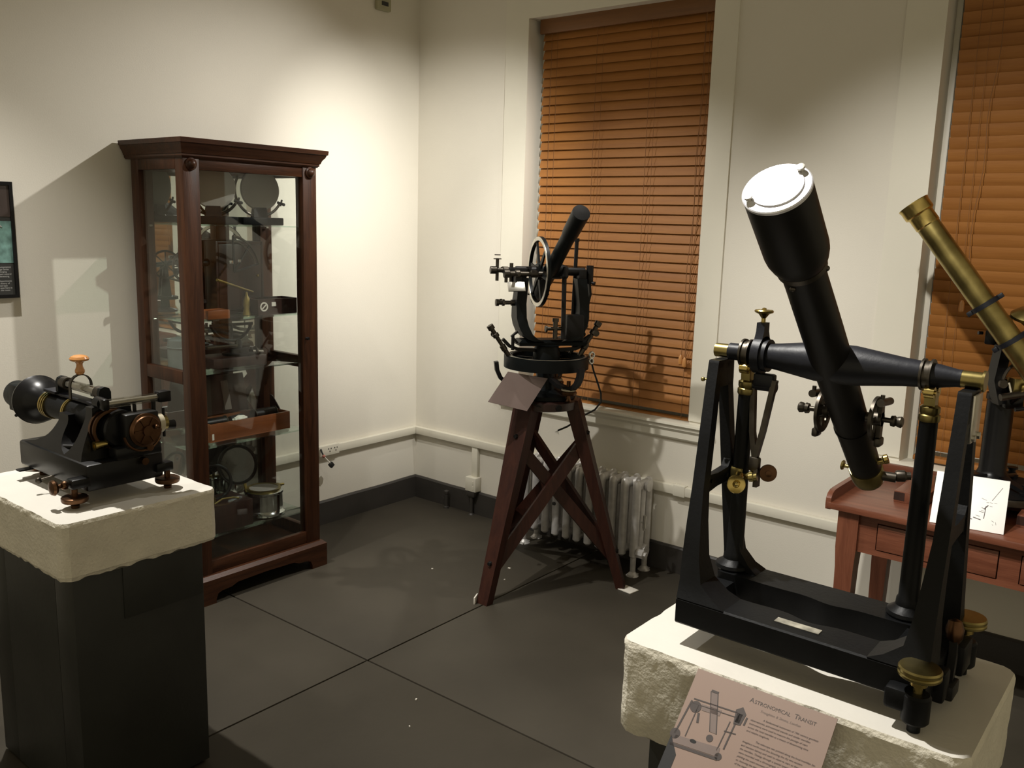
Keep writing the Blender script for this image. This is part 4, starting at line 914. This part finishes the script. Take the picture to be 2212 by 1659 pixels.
    mb.loft([[L(x-.008, ya-.020, za+.026), L(x+.008, ya-.020, za+.026), L(x+.008, ya+.020, za+.026), L(x-.008, ya+.020, za+.026)], [L(x-.008, ya-.012, za+.045), L(x+.008, ya-.012, za+.045), L(x+.008, ya+.012, za+.045), L(x-.008, ya+.012, za+.045)], [L(x-.008, ya-.011, za+.062), L(x+.008, ya-.011, za+.062), L(x+.008, ya+.011, za+.062), L(x-.008, ya+.011, za+.062)]])
    cl = mb.build('clamp_ring', S, t)
    mb = MB(); mb.lathe([(.004, 0), (.004, .010), (.010, .018), (.017, .021), (.018, .024), (.016, .026), (.004, .027), (.004, .029), (.001, .030)], L(x, ya, za+.060), seg=28); mb.build('clamp_knob', M['brass'], cl)
    mb = MB(); mb.box(L(x+.012, ya, za-.048), (.040, .022, .026), .004); mb.cyl(L(x-.012, ya, za-.060), L(x+.036, ya, za-.060), .009); mb.build('tail_block', S, cl)
    mb = MB(); A = L(x-.010, ya, za-.055); A2 = L(x+.034, ya-.004, za-.045); Bm = L(x+.010, ya-.012, 1.165)
    for a, k in ((A, .0045), (A2, .0045)): mb.strip([a, a*.35+Bm*.65 + Vector((.002 if a is A2 else -.004, 0, 0)), Bm], (0, 1, 0), .012, .010)
    mb.build('tail_fork', M['gun'], t)
    mb = MB(); mb.box(Bm + Vector((0, 0, -.012)), (.022, .018, .030), .006); mb.strip([Bm + Vector((.006, 0, -.02)), Bm + Vector((.008, -.004, -.055))], (0, 1, 0), .016, .008); mb.build('tail_lug', M['gun'], t)
    kx = L(2.889, -2.04, 1.116)
    mb = MB(); mb.lathe([(.006, 0), (.017, .001), (.018, .004), (.017, .006), (.013, .004), (.007, .003), (.005, .006), (.001, .008)], kx, (.45, -.85, .2), 30); mb.cyl(kx, kx + Vector((-.008, .03, .010)), .009); mb.build('tangent_knob', M['brass'], t)
    mb = MB(); mb.cyl(kx + Vector((.008, .02, .012)), Bm + Vector((.0, 0, -.03)), .006); mb.lathe([(.008, 0), (.009, .008), (.007, .010), (.008, .016)], kx + Vector((.016, .02, .012)), (.8, .2, .2), 18); mb.build('tangent_rod', G, t)
    k2 = L(2.932, -1.995, 1.138); mb = MB(); mb.lathe([(.005, 0), (.016, .001), (.017, .004), (.016, .007), (.006, .008), (.006, .014), (.002, .015)], k2, (.5, -.85, .1), 30); mb.build('opposing_knob', M['bronze'], t)
    mb = MB(); mb.cyl(L(2.868, -2.0, 1.116), L(2.868, -2.0, 1.14), .010); mb.b2(L(2.862, -2.012, 1.118), L(2.885, -1.985, 1.140), .003); mb.build('column_clip', G, t)
    # telescope tube
    T = thing_part('telescope', t, L(3.035, ya, za))
    d = Vector((0, -.728, .686)).normalized()
    mb = MB(); mb.lathe([(.0295, -.392), (.0310, -.388), (.0318, -.30), (.0335, -.205), (.0335, -.20), (.0345, -.10), (.0365, 0), (.0362, .10), (.0352, .22), (.0356, .262)], (0, 0, 0), d, 48); mb.build('main_tube', M['tubeb'], T)
    mb = MB(); mb.lathe([(.0365, .258), (.0395, .262), (.040, .268), (.046, .278), (.0500, .292), (.0515, .305), (.0520, .425), (.0515, .430)], (0, 0, 0), d, 48); hd = mb.build('dew_cap', M['tubeb'], T)
    mb = MB(); mb.ring(d*.263, d, .0405, .036, .010, 48); 
    x_, y_, _ = basis(d)
    for a in (20, 140, 260): q = d*.245 + (x_*math.cos(R(a)) + y_*math.sin(R(a)))*.036; mb.ball(q, .005)
    mb.build('joint_ring', M['gun'], T)
    mb = MB(); mb.lathe([(.001, .428), (.0525, .428), (.0525, .432), (.0505, .4335), (.001, .4335)], (0, 0, 0), d, 56); cp = mb.build('end_cap', M['capm'], T, label='bright satin silver end cap')
    mb = MB(); mb.lathe([(.001, .433), (.039, .433), (.040, .4345), (.039, .436), (.001, .436)], Vector((.001, 0, 0)), d, 56); mb.build('cap_shutter', M['capm'], T)
    side = Vector((1, 0, 0)); up = d.cross(side)
    for a, b in ((-.034, -.026), (.026, .036)):
        mb = MB(); q = side*a + up*b*(-1 if up.z < 0 else 1) + d*.432; mb.lathe([(.005, 0), (.005, .006), (.0065, .007), (.0065, .010), (.001, .011)], q, d, 18); mb.build('cap_screw', M['silver'], T)
    # setting circles with levels either side of the tube
    for sg, xx in ((-1, -.050), (1, .052)):
        c = d*-.165 + Vector((xx, 0, 0))
        sc_ = thing_part('setting_circle', T, c)
        mb = MB(); mb.ring((0, 0, 0), (1, 0, 0), .043, .031, .006, 44); mb.strip([(0, 0, -.035), (0, 0, .035)], (1, 0, 0), .005, .012); mb.strip([(0, -.035, 0), (0, .035, 0)], (1, 0, 0), .005, .012); mb.lathe([(.014, -.012), (.014, .012)], (0, 0, 0), (1, 0, 0), 20); mb.build('circle', M['gun'], sc_)
        mb = MB(); mb.strip([(sg*.008, 0, -.052), (sg*.008, 0, .036)], (1, 0, 0), .008, .016); mb.box((sg*.009, 0, -.044), (.012, .03, .018), .004); mb.build('vernier_arm', M['gun'], sc_)
        mb = MB(); mb.cyl((sg*.014, -.030, .036), (sg*.014, .030, .032), .0075); mb.cyl((sg*.014, -.02, .036), (sg*.014, -.02, .050), .004); mb.build('level', M['gun'], sc_)
        mb = MB(); mb.cyl((sg*.005, 0, 0), (sg*.030, 0, 0), .005); mb.lathe([(.010, 0), (.011, .006), (.008, .009), (.010, .012), (.011, .018), (.008, .021)], (sg*.028, 0, 0), (sg, 0, 0), 20); mb.build('clamp_head', M['gun'], sc_)
        mb = MB(); mb.cyl((-sg*.018, 0, 0), (0, 0, 0), .010); mb.build('stub', M['gun'], sc_)
    # eye end
    mb = MB(); mb.lathe([(.012, -.415), (.028, -.412), (.032, -.405), (.034, -.392), (.034, -.365), (.0325, -.36)], (0, 0, 0), d, 40); mb.build('eye_collar', G, T)
    mb = MB(); q = d*-.375 + Vector((-.028, 0, 0)); mb.cyl(q, q + Vector((-.022, 0, .002)), .004); mb.lathe([(.004, 0), (.010, .001), (.011, .004), (.009, .006)], q + Vector((-.018, 0, .002)), (-1, 0, .1), 20); mb.build('focus_knob', G, T)
    q = d*-.385 + Vector((.030, 0, 0)); mb = MB(); mb.cyl(q, q + Vector((.028, .004, 0)), .010); mb.lathe([(.010, 0), (.012, .004), (.012, .018), (.008, .022), (.008, .030)], q + Vector((.024, .01, .002)), (.9, .35, .1), 20); mb.build('micrometer_drum', M['gun'], T)
    q = d*-.33 + Vector((.030, 0, 0)); mb = MB(); mb.cyl(q, q + Vector((.014, 0, .006)), .007); mb.lathe([(.007, 0), (.010, .003), (.010, .010)], q + Vector((.010, 0, .006)), (.9, .2, .4), 18); mb.build('illumination_plug', M['brass'], T)
    mb = MB(); mb.ring(d*-.205, d, .0350, .0325, .006, 48); mb.build('tube_band', M['tubeb'], T)
    # foot screws with broad milled heads
    for x, y, nm in ((3.288, -2.218, 'foot_screw'), (3.300, -1.965, 'foot_screw'), (2.882, -2.085, 'foot_screw')):
        f = thing_part(nm, t, L(x, y, .84)); tall = x > 3.2
        mb = MB(); mb.lathe([(.006, 0), (.010, .001), (.010, .012), (.008, .014), (.008, .020)], seg=18); mb.build('foot_tip', B, f)
        if tall:
            dx = -.006 if y < -2.1 else -.006
            mb = MB(); mb.lathe([(.018, .016), (.021, .020), (.021, .060), (.018, .064), (.008, .065)], seg=26); mb.box((-.026, .004, .048), (.04, .036, .036), .006); mb.build('lug', B, f)
            mb = MB(); mb.lathe([(.007, .062), (.007, .076), (.013, .078), (.013, .090), (.016, .092)], seg=20); mb.build('shank', M['brass'], f)
            mb = MB(); mb.lathe([(.010, .090), (.030, .092), (.032, .094), (.032, .097), (.0305, .099), (.032, .101), (.032, .105), (.030, .108), (.004, .109)], seg=44); mb.build('milled_head', G, f)
        else:
            mb = MB(); mb.lathe([(.008, .018), (.008, .042)], seg=18); mb.build('shank', B, f)
    # azimuth lever by the right standard
    mb = MB(); mb.strip([L(3.306, -2.09, .868), L(3.304, -2.07, .915), L(3.300, -2.055, .938)], (1, 0, 0), .012, .016); mb.box(L(3.306, -2.095, .868), (.026, .045, .026), .004); lv = mb.build('azimuth_lever', M['iron'], t)
    mb = MB(); mb.lathe([(.007, 0), (.013, .010), (.015, .024), (.011, .038), (.002, .042)], L(3.301, -2.058, .930), (-.1, .25, 1), 20); mb.build('lever_grip', M['bronze'], lv)
    mb = MB(); mb.b2(L(3.285, -2.15, .862), L(3.312, -2.115, .915), .005); mb.build('azimuth_block', B, t)
    mb = MB(); mb.b2(L(3.29, -2.05, .870), L(3.318, -1.99, .925), .006); mb.build('azimuth_block', B, t)
transit()

# ---------------------------------------------------------------- printed card leaning on a rest in front of the slab
def transit_card():
    t = thing('information_card', 'printed tan card with a drawing of a transit instrument, leaning before a slab', 'information card', (3.066, -2.2655, .842))
    t.rotation_euler = (R(45), 0, 0)     # local x along the card, local y up the card, z out
    w, h = .243, .31
    mb = MB(); mb.b2((-w/2, -h, -.003), (w/2, 0, 0)); mb.build('board', M['tanc'], t, sharp=20)
    def ln(s, x, y, sz, al='LEFT', m=None, sh=0, sx=1.0): words(s, 'text_line', m or M['ink'], t, (x, y, .0002), (0, 0, 0), sz, al, sh, sx)
    ln('A', -.018, -.0235, .0115); ln('STRONOMICAL', -.0095, -.0235, .0088); ln('T', .058, -.0235, .0115); ln('RANSIT', .0645, -.0235, .0088)
    ln('Troughton & Simms, London', .038, -.034, .0058, 'CENTER', M['inkl'], .25)
    body = ['A fundamental instrument of 19th century geodetic', 'observatories, astronomical transits and similar meridian', 'instruments were used to measure the passage of stars', 'across the local meridian as a means of determining time', 'and relative longitude.', '',
            'The telescope was pointed along the local meridian (an', 'imaginary north-south line bisecting the sky into eastern', 'and western halves) and used to observe stars as they crossed', 'the meridian. Timings through a special eyepiece', 'were recorded with a chronograph, thereby', 'yielding the exact moment of transit', 'or, knowing the time, the longitude', 'of the station']
    for i, s in enumerate(body):
        if s: ln(s, .014 if i in (0, 6) else -.006, -.046 - i*.0062, .0046, 'LEFT', M['inkg'], .2, .95)
    # engraving of the instrument, printed flat on the card
    def pr(nm, m, shapes):
        mb = MB()
        for pts in shapes: mb.loft([[(x, y, .0001) for x, y in pts], [(x, y, .0005) for x, y in pts]])
        return mb.build(nm, m, t)
    def bar(a, b, wd):
        a, b = Vector(a), Vector(b); n = (b-a).normalized(); n = Vector((-n.y, n.x))*wd/2
        return [a+n, b+n, b-n, a-n]
    def disc(c, r, k=20, sy=1.0): return [(c[0]+r*math.cos(2*PI*i/k), c[1]+r*sy*math.sin(2*PI*i/k)) for i in range(k)]
    pr('engraving_dark', M['ink'], [bar((-.085, -.030), (-.062, -.094), .0016), bar((-.0720, -.030), (-.050, -.094), .0016), bar((-.0845, -.0285), (-.0715, -.0285), .004),
        bar((-.108, -.052), (-.030, -.048), .0022), bar((-.108, -.060), (-.030, -.056), .0014), disc((-.100, -.064), .010), bar((-.110, -.056), (-.117, -.118), .003), bar((-.096, -.06), (-.098, -.116), .0018), bar((-.091, -.072), (-.087, -.088), .004),
        [(-.034, -.044), (-.024, -.036), (-.015, -.046), (-.018, -.066), (-.030, -.068)], bar((-.012, -.050), (-.013, -.064), .003), bar((-.036, -.066), (-.040, -.118), .0018), bar((-.027, -.066), (-.030, -.112), .0026), bar((-.040, -.084), (-.020, -.082), .0018),
        [(-.118, -.134), (-.034, -.128), (-.034, -.133), (-.118, -.139)], disc((-.116, -.118), .009), disc((-.058, -.104), .006), disc((-.034, -.126), .006)])
    pr('engraving_mid', M['inkl'], [[(-.084, -.031), (-.0725, -.031), (-.0510, -.094), (-.0615, -.094)], [(-.092, -.056), (-.056, -.054), (-.056, -.064), (-.088, -.066)], [(-.114, -.120), (-.036, -.112), (-.034, -.127), (-.116, -.133)]])
    pr('engraving_black', M['rubber'], [[(-.1214, -.122), (-.1005, -.150), (-.1005, -.20), (-.1214, -.21)]])
    pr('engraving_hole', M['rubber'], [disc((-.082, -.119), .006, 20, .55)])
    pr('engraving_lamp', M['rubber'], [[(-.030, -.048), (-.020, -.048), (-.021, -.064), (-.029, -.064)]])
    mb = MB(); mb.b2((-.06, -.26, -.010), (.06, -.02, -.0032)); mb.build('card_rest', M['iron'], t)
    mb = MB(); mb.strip([(0, -.05, -.008), (0, -.085, -.055), (0, -.05, -.115)], (1, 0, 0), .04, .004); mb.build('bracket', M['iron'], t)
transit_card()
# ---------------------------------------------------------------- desk with the brass telescope
def desk():
    X0, X1, Y0, Y1, ZT = 2.592, 3.86, -.602, -.052, .680
    O = Vector(((X0+X1)/2, (Y0+Y1)/2, 0))
    t = thing('writing_desk', 'reddish brown wooden desk with raised gallery edge and drawers under the brass telescope', 'desk', O)
    def L(x, y, z): return Vector((x, y, z)) - O
    mb = MB(); mb.b2(L(X0, Y0, ZT-.024), L(X1, Y1, ZT), .004); mb.build('desk_top', M['mahog'], t)
    def gal(nm, x, m=None):
        mb = MB(); pr = [(Y0+.002, ZT-.006), (Y0+.004, ZT+.014), (Y0+.016, ZT+.028), (Y0+.035, ZT+.036), (Y0+.06, ZT+.038), (Y1, ZT+.038), (Y1, ZT-.026), (Y0+.004, ZT-.026)]
        mb.prism([(y-O.y, z) for y, z in pr], (x-O.x, 0, 0), (0, 1, 0), (0, 0, 1), .018); mb.build(nm, M['mahogy'], t)
    gal('side_gallery', X0-.004); gal('side_gallery', X1-.014)
    mb = MB(); mb.b2(L(X0+.014, Y1-.018, ZT), L(X1-.014, Y1, ZT+.040), .003); mb.build('back_gallery', M['mahog'], t)
    # legs
    for x in (X0+.035, X1-.105):
        for y in (Y0+.03, Y1-.09):
            mb = MB(); a = L(x, y, 0); w0, w1 = .045, .072
            c = Vector((a.x+.036, a.y+.030, 0)); rings = []
            for z, w in ((0, .046), (.45, .062), (.52, .070), (ZT-.024, .070)): rings.append([c + Vector((-w/2, -w/2, z)), c + Vector((w/2, -w/2, z)), c + Vector((w/2, w/2, z)), c + Vector((-w/2, w/2, z))])
            mb.loft(rings); mb.build('leg', M['mahogv'], t)
    mb = MB(); mb.b2(L(X0+.105, Y0+.040, .515), L(X0+.165, Y0+.06, ZT-.024)); mb.b2(L(X0+.165, Y0+.040, .515), L(X1-.105, Y0+.06, .535)); mb.b2(L(X0+.165, Y0+.040, ZT-.05), L(X1-.105, Y0+.06, ZT-.024)); mb.b2(L(3.13, Y0+.040, .535), L(3.19, Y0+.06, ZT-.05)); mb.build('front_apron', M['mahog'], t)
    for x0, x1 in ((X0+.168, 3.127), (3.193, X1-.109)):
        mb = MB(); mb.b2(L(x0, Y0+.036, .538), L(x1, Y0+.056, ZT-.053), .002); dr = mb.build('drawer', M['mahog'], t)
    mb = MB(); mb.b2(L(X0+.045, Y0+.10, .515), L(X0+.065, Y1-.09, ZT-.024)); mb.build('side_apron', M['mahogy'], t)
    mb = MB(); mb.b2(L(X0+.10, Y1-.075, .515), L(X1-.10, Y1-.055, ZT-.024)); mb.build('back_apron', M['mahog'], t)
    mb = MB(); mb.b2(L(X0+.065, Y0+.06, .515), L(X1-.1, Y1-.075, .520)); mb.build('drawer_floor', M['mahog'], t)
    # wooden stand frame on the desk
    t = thing('wooden_stand', 'red brown wooden cross stand under the round iron plate on the desk', 'instrument stand', (3.02, -.235, ZT))
    mb = MB(); mb.b2((-.255, -.195, 0), (-.15, .12, .040), .002); mb.build('rail', M['mahogy'], t)
    mb = MB(); mb.b2((.125, -.195, 0), (.235, .12, .040), .002); mb.build('rail', M['mahogy'], t)
    mb = MB(); mb.b2((-.15, -.03, .004), (.125, .06, .040), .002); mb.build('cross_rail', M['mahog'], t)
    for s in (-.255, .125):
        mb = MB(); mb.b2((s+.0 if s < 0 else s, -.1962, .008), (s+.035 if s < 0 else s+.03, -.1935, .036)); mb.build('joint_end', M['darkwood'], t)
desk()
def brass_telescope():
    X, Y, ZB = 3.035, -.205, .7205
    O = Vector((X, Y, ZB))
    t = thing('brass_telescope', 'long brass telescope tilted on a black column mount on the desk', 'telescope', O)
    I = M['iron']
    mb = MB(); mb.lathe([(.185, 0), (.190, .004), (.190, .022), (.186, .026)], seg=72); mb.build('turned_plate_rim', M['gun'], t)
    mb = MB(); mb.lathe([(.180, .024), (.182, .028), (.150, .032), (.06, .034)], seg=72); mb.build('base_plate', M['blackm'], t)
    for a in (-40, 80, 200):
        d = Vector((math.cos(R(a)), math.sin(R(a)), 0)); s = Vector((-d.y, d.x, 0))
        mb = MB(); mb.strip([d*.03 + Vector((0, 0, .058)), d*.09 + Vector((0, 0, .050)), d*.15 + Vector((0, 0, .042))], s, .030, .014); mb.lathe([(.022, .033), (.022, .040), (.012, .044), (.012, .060), (.018, .062), (.018, .068)], d*.145, seg=20); mb.build('base_arm', M['black'], t)
    mb = MB(); mb.lathe([(.062, .034), (.065, .045), (.050, .060), (.044, .075), (.043, .32), (.047, .325), (.047, .345), (.030, .35), (.028, .40)], (-.02, .03, 0), seg=36); mb.build('column', M['black'], t)
    # tube in the plane facing the room
    w = Vector((.779, .627, 0)).normalized(); up = Vector((0, 0, 1))
    def P(s, z, off=0): return w*s + up*(z-ZB) + Vector((.627, -.779, 0))*off
    a, b = Vector((2.714, -.358, 1.69)) - O, Vector((3.125, -.303, 1.16)) - O; d = (a-b).normalized(); a = a - d*.074; T = thing_part('tube_assembly', t, P(-.02, 1.27)); o = P(-.02, 1.27)
    def on(s, z): return P(s, z) - o
    ln = (a-b).length; bb = b - o
    mb = MB(); mb.lathe([(.036, -.02), (.0385, 0), (.0385, ln)], bb, d, 48); mb.build('main_tube', M['brassd'], T)
    mb = MB(); mb.lathe([(.0385, ln-.004), (.0415, ln), (.0415, ln+.040), (.0425, ln+.042), (.049, ln+.046), (.050, ln+.050), (.050, ln+.078), (.052, ln+.082), (.052, ln+.086), (.046, ln+.086), (.046, ln+.05)], bb, d, 48, cap=False); mb.lathe([(.001, ln+.05), (.047, ln+.052)], bb, d, 48); mb.build('objective_cell', M['brass'], T)
    x_, y_, _ = basis(d)
    for q in (Vector((2.954, -.327, 1.373)) - O - o, Vector((3.043, -.314, 1.262)) - O - o):
        f = (q-bb).dot(d); c = bb + d*f
        mb = MB(); mb.ring(c, d, .047, .0385, .016, 44); sd = d.cross(Vector((.15, -.99, 0))).normalized()
        for sg in (-1, 1): mb.box(c + sd*sg*.052, (.020, .020, .016), .002, sd.to_track_quat('X', 'Z').to_matrix())
        mb.build('clamp_ring', M['slate'], T)
    mb = MB(); mb.strip([Vector((2.954, -.262, 1.373)) - O - o, Vector((3.043, -.252, 1.262)) - O - o], (0, 1, 0), .05, .03); mb.box(Vector((3.0, -.235, 1.31)) - O - o, (.05, .06, .06), .006); mb.build('cradle', M['black'], T)
    # bevel sector and counterweight behind
    mb = MB(); mb.lathe([(.05, 0), (.052, .01), (.030, .03), (.010, .034)], on(.045, 1.335) + Vector((0, -.06, 0)), (.2, -.3, 1), 36); mb.build('counter_disc', M['brassd'], T)
    mb = MB(); mb.strip([on(-.02, 1.345) + Vector((.03, -.04, 0)), on(.03, 1.31) + Vector((.02, -.02, 0)), on(.065, 1.24)], (.627, -.779, 0), .03, .022); mb.build('declination_arm', M['black'], T)
    mb = MB(); mb.box(on(-.095, 1.262) + Vector((.01, .03, 0)), (.035, .035, .05), .006); mb.cyl(on(-.115, 1.275) + Vector((0, .03, 0)), on(-.13, 1.275) + Vector((0, .03, 0)), .006); mb.build('polar_block', M['black'], T)
    mb = MB(); mb.strip([P(-.02, 1.04) , P(-.045, 1.12), P(-.03, 1.26)], (.627, -.779, 0), .05, .035); mb.build('mount_arm', M['black'], t)
    # arc guard, brass gear box and level at the eye end
    mb = MB(); c = P(.03, 1.118, .05); mb.torus(c, (.627, -.779, 0), .078, .0055, 30, 8, 40, 190, ref=(.779, .627, 0)); mb.build('guard_arc', M['gun'], t)
    mb = MB(); q = P(-.052, 1.115, .055); mb.cyl(q, q + Vector((.627, -.779, 0))*.012, .014); mb.build('arc_stud', M['gun'], t)
    mb = MB(); q = P(.035, 1.10, .03); mb.box(q, (.09, .05, .065), .004, rz(39)); mb.build('gear_box', M['brassd'], t)
    mb = MB(); q = P(.026, 1.103, .066); mb.lathe([(.004, 0), (.018, .001), (.019, .006), (.016, .010), (.012, .008), (.006, .009)], q, (.627, -.779, 0), 26); mb.build('pointing_knob', M['brass'], t)
    mb = MB(); q = P(-.025, 1.10, .06); mb.box(q, (.006, .006, .04), .001, Matrix.Rotation(R(-18), 3, 'Y')); mb.build('scale_tab', M['ivory'], t)
    mb = MB(); a1 = P(-.060, 1.070, .07); a2 = P(.20, 1.118, .07); mb.cyl(a1, a2, .012); mb.build('level_tube', M['gun'], t)
    mb = MB(); mb.cyl(P(.0, 1.045, .03), P(.0, 1.075, .07), .010); mb.box(P(.01, 1.05, .02), (.06, .04, .05), .006, rz(39)); mb.build('level_bracket', M['black'], t)
    mb = MB(); mb.cyl(P(.00, 1.028, .06), P(.055, 1.036, .06), .007); mb.cyl(P(.055, 1.036, .06), P(.07, 1.038, .06), .010); mb.build('slow_motion_rod', M['black'], t)
brass_telescope()
def desk_card():
    # leaning white drawing sheet at the desk's front edge
    a, b = Vector((2.926, -.585, .6808)), Vector((3.124, -.556, .6808)); u = (b-a).normalized()
    n0 = Vector((u.y, -u.x, 0)); v = (Vector((0, 0, 1))*.150 - n0*.085).normalized(); nn = u.cross(v).normalized()
    t = thing('drawing_card', 'brightly lit white card with a line drawing leaning on the desk front edge', 'information card', a)
    m = Matrix((u, v, nn)).transposed().to_4x4(); m.translation = a; t.matrix_world = m
    w, h = .212, .175
    mb = MB(); mb.b2((-.004, 0, 0), (w-.004, h, .0018), .0003); mb.build('sheet', M['white'], t)
    mb = MB(); z = .0021
    def bar(p, q, wd): p, q = Vector(p), Vector(q); d = (q-p).normalized(); k = Vector((-d.y, d.x))*wd/2; mb.loft([[(*c, .0016) for c in (p+k, q+k, q-k, p-k)], [(*c, z) for c in (p+k, q+k, q-k, p-k)]])
    ox, oy = .135, .02
    bar((.165, .103), (.190, .150), .0014); bar((.148, .040), (.150, .082), .0022); bar((.146, .072), (.156, .086), .003); bar((.138, .076), (.150, .070), .0016)
    bar((.118, .040), (.140, .035), .0028); bar((.132, .062), (.147, .060), .0014); bar((.138, .066), (.146, .065), .0012); bar((.124, .048), (.136, .046), .0012); bar((.110, .034), (.116, .033), .003)
    for p, q in (((.135, .106), (.150, .101)), ((.150, .094), (.158, .095)), ((.160, .096), (.168, .094)), ((.172, .096), (.180, .095)), ((.160, .084), (.168, .083)), ((.170, .038), (.178, .034)), ((.182, .035), (.184, .026)), ((.173, .026), (.176, .024))): bar(p, q, .001)
    mb.build('line_drawing', M['inkg'], t)
desk_card()
